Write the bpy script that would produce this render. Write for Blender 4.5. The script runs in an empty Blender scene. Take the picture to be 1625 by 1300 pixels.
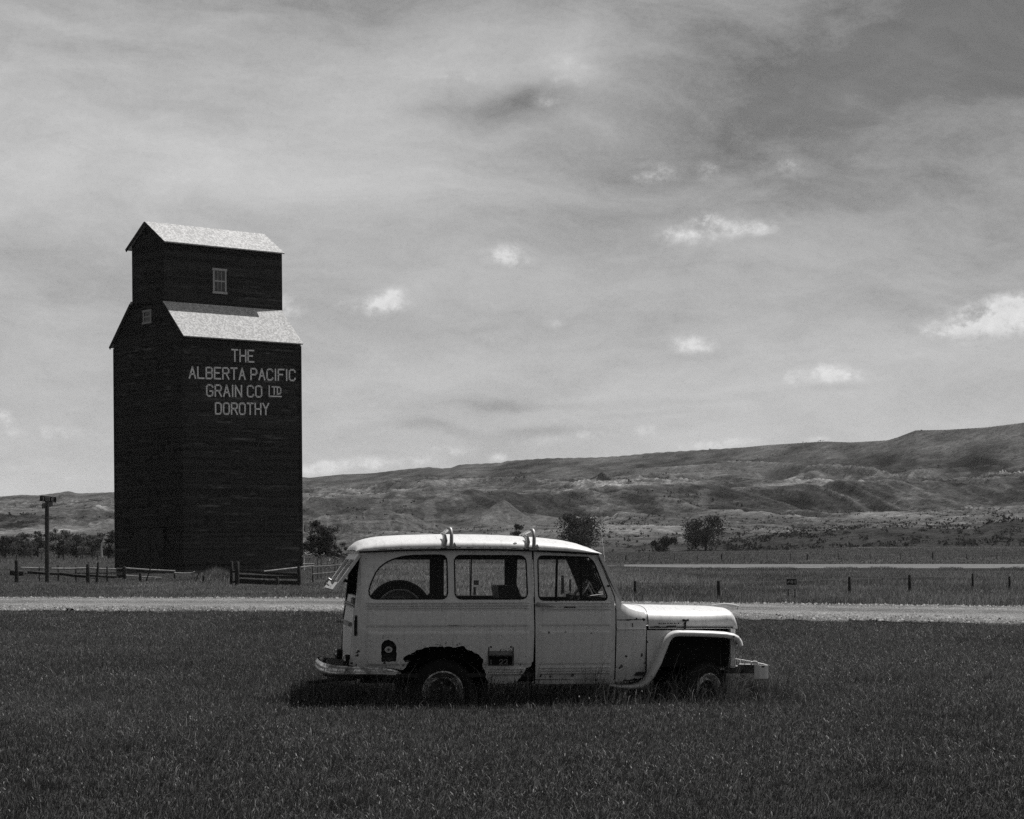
import bpy, bmesh, math, random
import numpy as np
from mathutils import Vector, Matrix, Quaternion
from mathutils.geometry import delaunay_2d_cdt

R = math.radians
scene = bpy.context.scene
C = scene.collection
random.seed(7)
rng = np.random.default_rng(11)

# ------------------------------------------------------------------ camera, sun, sky, exposure
F = 3400.0          # focal length in photo pixels (photo 1625 x 1300)
CX, HY, EYE = 812.5, 875.0, 1.55
cam_data = bpy.data.cameras.new("camera")
cam = bpy.data.objects.new("camera", cam_data)
C.objects.link(cam)
cam.location = (0, 0, EYE)
cam.rotation_euler = (R(90), 0, 0)
cam_data.sensor_width = 36
cam_data.lens = F * 36 / 1625
cam_data.shift_y = (HY - 650) / 1625
cam_data.clip_start = 0.1
cam_data.clip_end = 20000
scene.camera = cam

SUN_DIR = Vector((0.300, 0.333, 0.884)).normalized()
SUN_EL = math.asin(SUN_DIR.z)
SUN_AZ = math.atan2(SUN_DIR.x, SUN_DIR.y)
sun_data = bpy.data.lights.new("sun", 'SUN')
sun_data.energy = 4.2
sun_data.angle = R(0.5)
sun_data.color = (1.0, 0.985, 0.965)
sun = bpy.data.objects.new("sun", sun_data)
C.objects.link(sun)
sun.location = (30, 30, 80)
sun.rotation_mode = 'QUATERNION'
sun.rotation_quaternion = SUN_DIR.to_track_quat('Z', 'Y')

scene.view_settings.view_transform = 'Standard'
scene.view_settings.look = 'None'
scene.view_settings.exposure = 0.16
scene.view_settings.gamma = 1.0
scene.cycles.use_denoising = False
scene.cycles.use_adaptive_sampling = True
scene.cycles.adaptive_threshold = 0.014
scene.cycles.adaptive_min_samples = 24
scene.cycles.max_bounces = 6
scene.cycles.transparent_max_bounces = 16


class NT:
    """small helper for node trees"""
    def __init__(self, tree):
        self.t = tree
        self.l = tree.links

    def node(self, typ, **kw):
        n = self.t.nodes.new(typ)
        for k, v in kw.items():
            setattr(n, k, v)
        return n

    def put(self, sock, val):
        if hasattr(val, 'links') or isinstance(val, bpy.types.NodeSocket):
            self.l.new(val, sock)
        elif isinstance(val, (int, float)) and sock.type == 'RGBA':
            sock.default_value = (val, val, val, 1)
        else:
            sock.default_value = val

    def math(self, op, a, b=0.0, c=0.0, clamp=False):
        n = self.node('ShaderNodeMath', operation=op, use_clamp=clamp)
        self.put(n.inputs[0], a)
        self.put(n.inputs[1], b)
        self.put(n.inputs[2], c)
        return n.outputs[0]

    def noise(self, vec, scale, detail=4.0, rough=0.55, dist=0.0):
        n = self.node('ShaderNodeTexNoise')
        if vec is not None:
            self.l.new(vec, n.inputs['Vector'])
        n.inputs['Scale'].default_value = scale
        n.inputs['Detail'].default_value = detail
        n.inputs['Roughness'].default_value = rough
        n.inputs['Distortion'].default_value = dist
        return n.outputs[0]

    def ramp(self, fac, lo, hi, a=0.0, b=1.0, smooth=True):
        n = self.node('ShaderNodeMapRange', interpolation_type='SMOOTHSTEP' if smooth else 'LINEAR')
        self.put(n.inputs['Value'], fac)
        n.inputs['From Min'].default_value = lo
        n.inputs['From Max'].default_value = hi
        n.inputs['To Min'].default_value = a
        n.inputs['To Max'].default_value = b
        return n.outputs['Result']

    def mix(self, fac, a, b):
        """scalar mix"""
        n = self.node('ShaderNodeMix', data_type='FLOAT')
        self.put(n.inputs[0], fac)
        self.put(n.inputs[2], a)
        self.put(n.inputs[3], b)
        return n.outputs[0]

    def xyz(self, x, y, z):
        n = self.node('ShaderNodeCombineXYZ')
        for s, v in zip(n.inputs, (x, y, z)):
            self.put(s, v)
        return n.outputs[0]


def build_world():
    w = bpy.data.worlds.new("World")
    scene.world = w
    w.use_nodes = True
    w.node_tree.nodes.clear()
    T = NT(w.node_tree)
    out = T.node('ShaderNodeOutputWorld')
    bg = T.node('ShaderNodeBackground')
    bg.inputs['Strength'].default_value = 0.1
    T.l.new(bg.outputs[0], out.inputs[0])
    sky = T.node('ShaderNodeTexSky', sky_type='NISHITA')
    sky.sun_disc = False
    sky.sun_elevation = SUN_EL
    sky.sun_rotation = SUN_AZ
    sky.altitude = 600
    bw = T.node('ShaderNodeRGBToBW')
    T.l.new(sky.outputs[0], bw.inputs[0])
    clear = T.math('MULTIPLY', bw.outputs[0], 0.62)
    tc = T.node('ShaderNodeTexCoord')
    sep = T.node('ShaderNodeSeparateXYZ')
    nrm = T.node('ShaderNodeVectorMath', operation='NORMALIZE')
    T.l.new(tc.outputs['Generated'], nrm.inputs[0])
    T.l.new(nrm.outputs[0], sep.inputs[0])
    az = T.math('ARCTAN2', sep.outputs[0], sep.outputs[1])
    el = T.math('ARCSINE', sep.outputs[2])
    # domain warp
    wv = T.xyz(T.math('MULTIPLY', az, 9.0), T.math('MULTIPLY', el, 16.0), 0.3)
    wn = T.node('ShaderNodeTexNoise')
    T.l.new(wv, wn.inputs['Vector'])
    wn.inputs['Scale'].default_value = 1.0
    wn.inputs['Detail'].default_value = 6
    wsep = T.node('ShaderNodeSeparateColor')
    T.l.new(wn.outputs['Color'], wsep.inputs[0])
    azw = T.math('MULTIPLY_ADD', T.math('SUBTRACT', wsep.outputs[0], 0.5), 0.075, az)
    elw = T.math('MULTIPLY_ADD', T.math('SUBTRACT', wsep.outputs[1], 0.5), 0.045, el)

    def ang(px, py):
        a = math.atan((px - CX) / F)
        return a, math.atan((HY - py) / F * math.cos(a))

    def blob(a_s, e_s, px, py, rx, ry, amp):
        a, e = ang(px, py)
        da = T.math('MULTIPLY', T.math('SUBTRACT', a_s, a), F / rx)
        de = T.math('MULTIPLY', T.math('SUBTRACT', e_s, e), F / ry)
        r2 = T.math('ADD', T.math('MULTIPLY', da, da), T.math('MULTIPLY', de, de))
        return T.math('MULTIPLY', T.math('EXPONENT', T.math('MULTIPLY', r2, -1.0)), amp)

    # veil of high cloud: broad masses, combed streaks, mottling
    n1 = T.noise(T.xyz(T.math('MULTIPLY', azw, 5.0), T.math('MULTIPLY', elw, 15.0), 1.7), 1.0, 9, 0.60, 0.4)
    n2 = T.noise(T.xyz(T.math('MULTIPLY', azw, 20.0), T.math('MULTIPLY', elw, 52.0), 4.1), 1.0, 9, 0.62, 0.25)
    comb_a = T.math('MULTIPLY_ADD', azw, 0.80, T.math('MULTIPLY', elw, 1.9))      # streaks falling to the right
    comb_b = T.math('MULTIPLY_ADD', azw, -0.35, elw)
    streak = T.noise(T.xyz(T.math('MULTIPLY', azw, 9.0), T.math('MULTIPLY', elw, 150.0), 2.2), 1.0, 6, 0.65, 0.3)
    streak2 = T.noise(T.xyz(T.math('MULTIPLY', comb_b, 14.0), T.math('MULTIPLY', comb_a, 85.0), 5.2), 1.0, 6, 0.65, 0.4)
    mott = T.noise(T.xyz(T.math('MULTIPLY', az, 330.0), T.math('MULTIPLY', el, 460.0), 8.8), 1.0, 3, 0.85)
    cov = T.math('MULTIPLY_ADD', T.math('SUBTRACT', n1, 0.5), 0.85, 0.44)
    cov = T.math('MULTIPLY_ADD', T.math('SUBTRACT', n2, 0.5), 0.42, cov)
    cov = T.math('MULTIPLY_ADD', T.math('SUBTRACT', streak, 0.5), 0.14, cov)
    cov = T.math('MULTIPLY_ADD', T.math('SUBTRACT', streak2, 0.5), 0.06, cov)
    cov = T.math('MULTIPLY_ADD', T.math('SUBTRACT', mott, 0.5), 0.20, cov)
    for b in [(120, 250, 560, 170, 0.34), (700, 100, 260, 80, 0.20), (640, 290, 280, 45, 0.22),
              (1560, 60, 460, 130, -0.52), (1130, 190, 330, 110, -0.24), (830, 162, 105, 24, -0.52), (700, 160, 60, 14, -0.14),
              (860, 345, 420, 45, -0.18), (330, 425, 420, 60, -0.12), (1480, 330, 280, 150, -0.14), (1000, 270, 280, 110, -0.12),
              (560, 20, 330, 60, -0.10), (905, 120, 50, 70, 0.24)]:
        cov = T.math('ADD', cov, blob(azw, elw, *b))
    hor = T.math('EXPONENT', T.math('MULTIPLY', T.math('ABSOLUTE', el), -1.0 / 0.058))
    cov = T.math('MULTIPLY_ADD', hor, 0.66, cov)
    for b in [(815, 645, 60, 12, -0.30), (880, 692, 85, 8, -0.26), (700, 687, 70, 9, -0.24), (1150, 640, 120, 9, -0.10), (960, 640, 60, 7, -0.12), (1060, 662, 90, 7, -0.10)]:
        cov = T.math('ADD', cov, blob(azw, elw, *b))
    away = T.math('COSINE', T.math('ADD', az, 2.45))
    cov = T.math('SUBTRACT', cov, T.ramp(away, -0.45, 0.7, 0.0, 0.52))
    cov = T.math('MINIMUM', T.math('MAXIMUM', cov, -0.05), 1.22)
    blue = T.math('MULTIPLY', T.math('MULTIPLY', clear, 0.60), T.math('ADD', T.ramp(streak2, 0.25, 0.75, 0.86, 0.96), T.ramp(n2, 0.3, 0.7, 0.0, 0.22)))
    val = T.mix(cov, blue, 5.6)
    # small cumulus: heaped tops, flatter grey bases
    pn = T.noise(T.xyz(T.math('MULTIPLY', az, 62.0), T.math('MULTIPLY', el, 80.0), 0.9), 1.0, 10, 0.66)
    puff, base = None, None
    for b in [(1566, 512, 84, 27, 1.15), (1590, 492, 40, 26, 1.0), (1625, 500, 44, 30, 0.9), (1510, 528, 50, 14, 0.7),
              (1330, 598, 50, 18, 1.0), (1312, 588, 22, 14, .5), (1255, 597, 20, 16, 0.75), (1098, 548, 40, 17, 0.95),
              (1190, 363, 50, 16, 0.85), (1088, 372, 56, 24, 0.75), (1126, 346, 24, 18, 0.8), (804, 404, 44, 19, 0.9), (826, 418, 30, 10, .5),
              (590, 486, 56, 19, 0.85), (622, 472, 26, 20, 0.8), (1115, 707, 48, 11, 0.95), (790, 728, 18, 10, 0.9),
              (1022, 683, 32, 11, 0.75), (1297, 698, 22, 8, 0.8), (75, 686, 64, 12, 0.8), (8, 664, 20, 16, 0.8),
              (500, 744, 40, 13, 1.1), (575, 736, 44, 12, 1.05), (660, 731, 40, 11, 1.0), (850, 700, 40, 9, .7), (930, 690, 40, 9, .7), (730, 715, 26, 9, .8), (1180, 700, 30, 8, .8), (690, 712, 22, 9, .6), (455, 490, 30, 28, 0.7), (780, 540, 26, 14, .5),
              (900, 112, 44, 30, 0.55), (870, 165, 26, 22, .45), (720, 120, 66, 26, 0.45), (1040, 275, 46, 22, 0.6), (1125, 268, 26, 18, .55), (1255, 265, 32, 22, 0.6), (880, 515, 26, 12, .4),
              (960, 545, 24, 10, .4), (40, 745, 60, 10, .5), (150, 760, 60, 8, .5)]:
        g_ = blob(az, el, *b)
        puff = g_ if puff is None else T.math('ADD', puff, g_)
    for b in [(1566, 536, 80, 9, 1.0), (1330, 614, 46, 6, .7), (1098, 564, 38, 6, .6), (1190, 379, 46, 6, .5), (590, 503, 52, 7, .5), (804, 421, 40, 7, .5)]:
        g_ = blob(az, el, *b)
        base = g_ if base is None else T.math('ADD', base, g_)
    pf = T.noise(T.xyz(T.math('MULTIPLY', az, 170.0), T.math('MULTIPLY', el, 200.0), 3.9), 1.0, 6, 0.7)
    pn2 = T.math('ADD', T.math('MULTIPLY', pn, 0.68), T.math('MULTIPLY', pf, 0.32))
    pm = T.math('MULTIPLY', puff, T.math('MULTIPLY_ADD', pn2, 4.2, -1.45))
    pm = T.ramp(pm, 0.10, 1.05, 0.0, 0.80)
    lit = T.math('MULTIPLY_ADD', T.math('SUBTRACT', pf, 0.5), 3.6, 7.1)
    val = T.mix(pm, val, lit)
    val = T.mix(T.math('MULTIPLY', base, 0.42), val, 3.0)
    # below the horizon: neutral ground tone
    below = T.ramp(el, -0.02, 0.0, 0.0, 1.0)
    val = T.mix(below, 0.6, val)
    comb = T.node('ShaderNodeCombineColor')
    for i in range(3):
        T.l.new(val, comb.inputs[i])
    T.l.new(comb.outputs[0], bg.inputs['Color'])


build_world()

# ------------------------------------------------------------------ generic helpers
MATS = {}


def material(name, fn):
    m = bpy.data.materials.new(name)
    m.use_nodes = True
    m.node_tree.nodes.clear()
    T = NT(m.node_tree)
    out = T.node('ShaderNodeOutputMaterial')
    s = fn(T)
    T.l.new(s, out.inputs['Surface'])
    MATS[name] = m
    return m


def principled(T, col, rough=0.7, spec=0.3, metal=0.0, normal=None):
    p = T.node('ShaderNodeBsdfPrincipled')
    T.put(p.inputs['Base Color'], col)
    T.put(p.inputs['Roughness'], rough)
    p.inputs['Specular IOR Level'].default_value = spec
    p.inputs['Metallic'].default_value = metal
    if normal is not None:
        T.l.new(normal, p.inputs['Normal'])
    return p.outputs[0]


def bump(T, h, strength, dist):
    b = T.node('ShaderNodeBump')
    b.inputs['Strength'].default_value = strength
    b.inputs['Distance'].default_value = dist
    T.l.new(h, b.inputs['Height'])
    return b.outputs[0]


def objco(T):
    return T.node('ShaderNodeTexCoord').outputs['Object']


def geopos(T):
    return T.node('ShaderNodeNewGeometry').outputs['Position']


def plain(name, v, rough=0.7, spec=0.3, metal=0.0, var=0.25, scale=8.0):
    def fn(T):
        n = T.noise(objco(T), scale, 5, 0.6)
        c = T.mix(n, v * (1 - var), v * (1 + var))
        return principled(T, c, rough, spec, metal)
    return material(name, fn)


def tag(o, label=None, cat=None, group=None, kind=None):
    if label:
        o['label'] = label
    if cat:
        o['category'] = cat
    if group:
        o['group'] = group
    if kind:
        o['kind'] = kind
    return o


def empty(name, loc=(0, 0, 0)):
    o = bpy.data.objects.new(name, None)
    C.objects.link(o)
    o.location = loc
    o.empty_display_size = 0.2
    return o


def mk(name, verts, faces, mats, parent=None, smooth=False, midx=None):
    me = bpy.data.meshes.new(name)
    me.from_pydata([tuple(v) for v in verts], [], [tuple(f) for f in faces])
    if not isinstance(mats, (list, tuple)):
        mats = [mats]
    for m in mats:
        me.materials.append(MATS[m])
    if midx is not None:
        me.polygons.foreach_set('material_index', midx)
    if smooth:
        me.polygons.foreach_set('use_smooth', [True] * len(me.polygons))
    me.update()
    o = bpy.data.objects.new(name, me)
    C.objects.link(o)
    if parent is not None:
        o.parent = parent
    return o


class MB:
    """collects simple solids into one mesh"""
    def __init__(self):
        self.v, self.f, self.m = [], [], []
        self.cur = 0
        self.parts = []

    def add(self, verts, faces):
        n = len(self.v)
        self.parts.append((n, len(self.f)))
        self.v += [tuple(x) for x in verts]
        self.f += [tuple(i + n for i in f) for f in faces]
        self.m += [self.cur] * len(faces)
        return self

    def box(self, x0, x1, y0, y1, z0, z1):
        v = [(x, y, z) for x in (x0, x1) for y in (y0, y1) for z in (z0, z1)]
        return self.add(v, [(0, 1, 3, 2), (4, 6, 7, 5), (0, 4, 5, 1), (2, 3, 7, 6), (0, 2, 6, 4), (1, 5, 7, 3)])

    def obox(self, a, b, w, h, up=(0, 0, 1)):
        """beam from a to b, width w (sideways), height h"""
        a, b = Vector(a), Vector(b)
        d = (b - a).normalized()
        s = d.cross(Vector(up))
        if s.length < 1e-4:
            s = d.cross(Vector((1, 0, 0)))
        s.normalize()
        u = s.cross(d).normalized()
        v = []
        for p in (a, b):
            for i, j in ((-1, -1), (1, -1), (1, 1), (-1, 1)):
                v.append(p + s * (i * w / 2) + u * (j * h / 2))
        return self.add(v, [(3, 2, 1, 0), (4, 5, 6, 7), (0, 1, 5, 4), (1, 2, 6, 5), (2, 3, 7, 6), (3, 0, 4, 7)])

    def tube(self, pts, r, n=8, cap=True):
        pts = [Vector(p) for p in pts]
        rs = r if isinstance(r, (list, tuple)) else [r] * len(pts)
        rings = []
        prev = None
        for i, p in enumerate(pts):
            d = (pts[min(i + 1, len(pts) - 1)] - pts[max(i - 1, 0)]).normalized()
            ref = prev if prev is not None else (Vector((0, 0, 1)) if abs(d.z) < 0.9 else Vector((1, 0, 0)))
            s = (ref - d * ref.dot(d)).normalized()
            prev = s
            t = d.cross(s)
            rings.append([p + (s * math.cos(2 * math.pi * k / n) + t * math.sin(2 * math.pi * k / n)) * rs[i] for k in range(n)])
        v = [q for ring in rings for q in ring]
        f = []
        for i in range(len(rings) - 1):
            for k in range(n):
                k2 = (k + 1) % n
                f.append((i * n + k, i * n + k2, (i + 1) * n + k2, (i + 1) * n + k))
        if cap:
            f.append(tuple(range(n - 1, -1, -1)))
            f.append(tuple((len(rings) - 1) * n + k for k in range(n)))
        return self.add(v, f)

    def lathe(self, prof, c, axis='y', n=40, squash=None):
        """prof: (radius, along-axis) open profile"""
        v, f = [], []
        for k in range(n):
            a = 2 * math.pi * k / n
            for r, h in prof:
                if axis == 'y':
                    p = [c[0] + r * math.cos(a), c[1] + h, c[2] + r * math.sin(a)]
                else:
                    p = [c[0] + r * math.cos(a), c[1] + r * math.sin(a), c[2] + h]
                v.append(p)
        m = len(prof)
        for k in range(n):
            k2 = (k + 1) % n
            for i in range(m - 1):
                f.append((k * m + i, k * m + i + 1, k2 * m + i + 1, k2 * m + i))
        return self.add(v, f)

    def prism(self, poly, axis, a, b):
        """poly: 2-D points; axis 'x': poly is (y,z); 'y': poly is (x,z); 'z': poly is (x,y)"""
        n = len(poly)
        v = []
        for h in (a, b):
            for p, q in poly:
                v.append({'x': (h, p, q), 'y': (p, h, q), 'z': (p, q, h)}[axis])
        f = [tuple(range(n)), tuple(range(2 * n - 1, n - 1, -1))]
        for i in range(n):
            j = (i + 1) % n
            f.append((j, i, n + i, n + j))
        return self.add(v, f)

    def build_each(self, name, mats, parent=None, smooth=False):
        """every solid as an object of its own"""
        ends = self.parts[1:] + [(len(self.v), len(self.f))]
        for (v0, f0), (v1, f1) in zip(self.parts, ends):
            m = MB()
            m.add(self.v[v0:v1], [tuple(i - v0 for i in f) for f in self.f[f0:f1]])
            m.build(name, mats, parent, smooth)

    def build(self, name, mats, parent=None, smooth=False):
        o = mk(name, self.v, self.f, mats, parent, smooth, self.m)
        bm = bmesh.new()
        bm.from_mesh(o.data)
        bmesh.ops.recalc_face_normals(bm, faces=bm.faces)
        bm.to_mesh(o.data)
        bm.free()
        if smooth:
            o.data.set_sharp_from_angle(angle=R(38))
        return o


# ---- value noise in numpy
def _hash(i, j, seed):
    h = (i.astype(np.int64) * 374761393 + j.astype(np.int64) * 668265263 + seed * 1442695041) & 0xffffffff
    h = ((h ^ (h >> 13)) * 1274126177) & 0xffffffff
    return ((h ^ (h >> 16)) & 0xffff) / 65535.0


def vnoise(x, y, seed=0):
    xi, yi = np.floor(x), np.floor(y)
    fx, fy = x - xi, y - yi
    fx = fx * fx * fx * (fx * (fx * 6 - 15) + 10)
    fy = fy * fy * fy * (fy * (fy * 6 - 15) + 10)
    a, b = _hash(xi, yi, seed), _hash(xi + 1, yi, seed)
    c, d = _hash(xi, yi + 1, seed), _hash(xi + 1, yi + 1, seed)
    return (a + (b - a) * fx) * (1 - fy) + (c + (d - c) * fx) * fy


def fbm(x, y, octv=5, seed=0, gain=0.5):
    s, a, t = 0, 1.0, 0
    for o in range(octv):
        s = s + a * vnoise(x * 2 ** o, y * 2 ** o, seed + o * 17)
        t += a
        a *= gain
    return s / t


def ridged(x, y, octv=5, seed=0, gain=0.5):
    s, a, t = 0, 1.0, 0
    for o in range(octv):
        n = 1 - np.abs(2 * vnoise(x * 2 ** o, y * 2 ** o, seed + o * 31) - 1)
        s = s + a * n * n
        t += a
        a *= gain
    return s / t


def ss(a, b, x):
    t = np.clip((x - a) / (b - a), 0, 1)
    return t * t * (3 - 2 * t)


# ------------------------------------------------------------------ materials
def m_grass(T):
    at = T.node('ShaderNodeAttribute', attribute_name='tone')
    v = at.outputs['Fac']
    p = T.node('ShaderNodeBsdfPrincipled')
    cc = T.node('ShaderNodeCombineColor')
    for i in range(3):
        T.l.new(v, cc.inputs[i])
    T.l.new(cc.outputs[0], p.inputs['Base Color'])
    p.inputs['Roughness'].default_value = 0.55
    p.inputs['Specular IOR Level'].default_value = 0.25
    tr = T.node('ShaderNodeBsdfTranslucent')
    T.l.new(cc.outputs[0], tr.inputs['Color'])
    mx = T.node('ShaderNodeMixShader')
    mx.inputs[0].default_value = 0.25
    T.l.new(p.outputs[0], mx.inputs[1])
    T.l.new(tr.outputs[0], mx.inputs[2])
    return mx.outputs[0]


material('grass', m_grass)


def m_soil(T):
    n = T.noise(geopos(T), 3.0, 8, 0.65)
    return principled(T, T.ramp(n, 0.3, 0.7, 0.022, 0.060), 0.95, 0.05)


material('soil', m_soil)


def m_gravel(T):
    p = geopos(T)
    a = T.noise(p, 22.0, 3, 0.8)
    b = T.noise(p, 1.3, 5, 0.6)
    c = T.noise(p, 7.0, 4, 0.7)
    at = T.node('ShaderNodeAttribute', attribute_name='tone')
    v = T.math('ADD', T.ramp(a, 0.38, 0.62, 0.02, 0.40), T.math('MULTIPLY', T.math('SUBTRACT', b, 0.5), 0.28))
    v = T.math('MULTIPLY', v, at.outputs['Fac'])
    v = T.math('MAXIMUM', T.math('ADD', v, T.math('MULTIPLY', T.math('SUBTRACT', c, 0.5), 0.3)), 0.03)
    return principled(T, v, 0.95, 0.1, normal=bump(T, a, 0.9, 0.05))


material('gravel', m_gravel)


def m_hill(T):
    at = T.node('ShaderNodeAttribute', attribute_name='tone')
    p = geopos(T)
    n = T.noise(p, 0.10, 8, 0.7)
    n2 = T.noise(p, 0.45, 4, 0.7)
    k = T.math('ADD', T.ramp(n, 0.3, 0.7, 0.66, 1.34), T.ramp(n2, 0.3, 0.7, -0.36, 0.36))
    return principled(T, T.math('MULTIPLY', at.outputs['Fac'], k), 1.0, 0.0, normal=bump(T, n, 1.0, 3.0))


material('hill', m_hill)


def m_water(T):
    p = geopos(T)
    n = T.noise(p, 2.0, 3, 0.5)
    return principled(T, 0.04, 0.42, 0.9, normal=bump(T, n, 0.6, 0.3))


material('water', m_water)


def m_siding(T):
    # horizontal clapboards: per board tone, weathered streaks along the grain
    p = objco(T)
    s = T.node('ShaderNodeSeparateXYZ')
    T.l.new(p, s.inputs[0])
    bz = T.math('MULTIPLY', s.outputs[2], 1 / 0.145)
    idx = T.math('FLOOR', bz)
    fr = T.math('FRACT', bz)
    wn = T.node('ShaderNodeTexWhiteNoise', noise_dimensions='1D')
    T.l.new(idx, wn.inputs['W'])
    along = T.math('ADD', s.outputs[0], s.outputs[1])
    st = T.noise(T.xyz(T.math('MULTIPLY', along, 0.30), T.math('MULTIPLY', idx, 3.7), 0.0), 1.0, 4, 0.65)
    big = T.noise(T.xyz(T.math('MULTIPLY', s.outputs[0], 0.16), T.math('MULTIPLY', s.outputs[1], 0.16), T.math('MULTIPLY', s.outputs[2], 0.22)), 1.0, 3, 0.6)
    streak = T.math('MULTIPLY', T.ramp(st, 0.50, 0.76), T.ramp(big, 0.36, 0.62))
    base = T.math('MULTIPLY_ADD', wn.outputs['Value'], 0.026, 0.028)
    v = T.math('MULTIPLY_ADD', streak, 0.14, base)
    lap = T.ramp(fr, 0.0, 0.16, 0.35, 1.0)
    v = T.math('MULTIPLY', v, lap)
    return principled(T, v, 0.9, 0.12, normal=bump(T, fr, 0.5, 0.02))


material('siding', m_siding)


def m_shingle(T):
    p = objco(T)
    s = T.node('ShaderNodeSeparateXYZ')
    T.l.new(p, s.inputs[0])
    row = T.math('MULTIPLY', s.outputs[2], 1 / 0.085)
    idx = T.math('FLOOR', row)
    col = T.math('FLOOR', T.math('MULTIPLY_ADD', s.outputs[0], 1 / 0.11, T.math('MULTIPLY', idx, 0.37)))
    wn = T.node('ShaderNodeTexWhiteNoise', noise_dimensions='2D')
    T.l.new(T.xyz(col, idx, 0), wn.inputs['Vector'])
    n = T.noise(p, 4.5, 5, 0.75)
    v = T.math('MULTIPLY_ADD', wn.outputs['Value'], 0.40, 0.52)
    dark = T.ramp(T.math('MULTIPLY_ADD', wn.outputs['Value'], -0.55, n), 0.14, 0.34)
    v = T.mix(T.math('MULTIPLY', T.math('SUBTRACT', 1.0, dark), 0.62), v, 0.16)
    fr = T.math('FRACT', row)
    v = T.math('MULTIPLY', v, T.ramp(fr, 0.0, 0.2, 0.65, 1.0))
    return principled(T, v, 0.8, 0.2, normal=bump(T, fr, 0.4, 0.02))


material('shingle', m_shingle)


def m_letter(T):
    p = objco(T)
    s = T.node('ShaderNodeSeparateXYZ')
    T.l.new(p, s.inputs[0])
    fr = T.math('FRACT', T.math('MULTIPLY', s.outputs[2], 1 / 0.145))
    n = T.noise(p, 2.4, 5, 0.7)
    v = T.math('MULTIPLY', T.ramp(n, 0.2, 0.6, 0.70, 0.95), T.ramp(fr, 0.0, 0.22, 0.45, 1.0))  # stripes: shade under each clapboard edge painted into the letter colour
    return principled(T, v, 0.9, 0.1)


material('letter_paint', m_letter)


def m_paint(T):
    p = objco(T)
    n = T.noise(p, 2.2, 6, 0.6)
    d = T.noise(p, 26.0, 5, 0.7)
    chips = T.noise(p, 12.0, 2, 0.4)
    v = T.mix(n, 0.64, 0.78)
    v = T.math('MULTIPLY', v, T.ramp(d, 0.25, 0.7, 0.88, 1.05))
    s = T.node('ShaderNodeSeparateXYZ')
    T.l.new(p, s.inputs[0])
    low = T.ramp(s.outputs[2], 0.22, 0.50, 0.09, 0.0)
    # rust creeping out from the rear arch and the lower edges, run-down streaks
    du = T.math('SUBTRACT', s.outputs[0], -1.045)
    dz = T.math('SUBTRACT', s.outputs[2], 0.13)
    rad = T.math('SQRT', T.math('ADD', T.math('MULTIPLY', du, du), T.math('MULTIPLY', dz, dz)))
    arch = T.math('MULTIPLY', T.ramp(rad, 0.44, 0.62, 0.20, 0.0), T.ramp(s.outputs[1], 0.4, 0.5, 1.0, 0.0))
    rn = T.noise(p, 34.0, 4, 0.7)
    rust = T.math('MAXIMUM', T.ramp(T.math('ADD', chips, low), 0.735, 0.765), T.ramp(T.math('ADD', rn, arch), 0.72, 0.78))
    run = T.noise(T.xyz(T.math('MULTIPLY', s.outputs[0], 28.0), T.math('MULTIPLY', s.outputs[1], 4.0), T.math('MULTIPLY', s.outputs[2], 2.2)), 1.0, 4, 0.7)
    v = T.math('MULTIPLY', v, T.ramp(run, 0.50, 0.72, 1.0, 0.80))
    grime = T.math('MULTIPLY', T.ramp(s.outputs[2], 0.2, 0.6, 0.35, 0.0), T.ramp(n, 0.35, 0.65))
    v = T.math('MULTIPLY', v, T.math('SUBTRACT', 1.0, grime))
    v = T.mix(rust, v, T.ramp(rn, 0.35, 0.7, 0.03, 0.16))
    return principled(T, v, T.mix(rust, 0.42, 0.9), 0.45)


material('old_paint', m_paint)


def m_rust(T):
    p = objco(T)
    n = T.noise(p, 18.0, 6, 0.7)
    return principled(T, T.ramp(n, 0.3, 0.75, 0.018, 0.10), 0.9, 0.2)


material('rust', m_rust)


def m_rim(T):
    n = T.noise(objco(T), 22.0, 5, 0.7)
    return principled(T, T.ramp(n, 0.36, 0.62, 0.12, 0.75), 0.85, 0.2)


material('rusty_rim', m_rim)


def m_chrome(T):
    n = T.noise(objco(T), 14.0, 6, 0.7)
    return principled(T, T.ramp(n, 0.40, 0.62, 0.62, 0.22), T.ramp(n, 0.35, 0.7, 0.16, 0.6), 0.5, 1.0)


material('worn_chrome', m_chrome)
plain('black_gap', 0.022, 0.9, 0.05)
plain('rubber', 0.018, 0.8, 0.2)
plain('interior', 0.042, 0.85, 0.1)
plain('seat_vinyl', 0.035, 0.6, 0.3)
plain('dull_metal', 0.30, 0.5, 0.5, 0.6)
plain('pale_metal', 0.55, 0.45, 0.5)
plain('old_wood', 0.055, 0.9, 0.1, var=0.5)
plain('pole_wood', 0.42, 0.8, 0.2, var=0.35, scale=3.0)
plain('sign_dark', 0.03, 0.6, 0.3)
plain('sign_letter', 0.45, 0.7, 0.2)
plain('white_trim', 0.42, 0.8, 0.2)
plain('bark', 0.055, 0.95, 0.05)
plain('pale_bark', 0.5, 0.9, 0.1)
plain('wire', 0.1, 0.6, 0.3)
plain('plate_paint', 0.20, 0.7, 0.2, var=0.5, scale=40)
plain('door_wood', 0.060, 0.9, 0.1, var=0.4, scale=2.0)
plain('concrete', 0.14, 0.9, 0.1)


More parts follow.
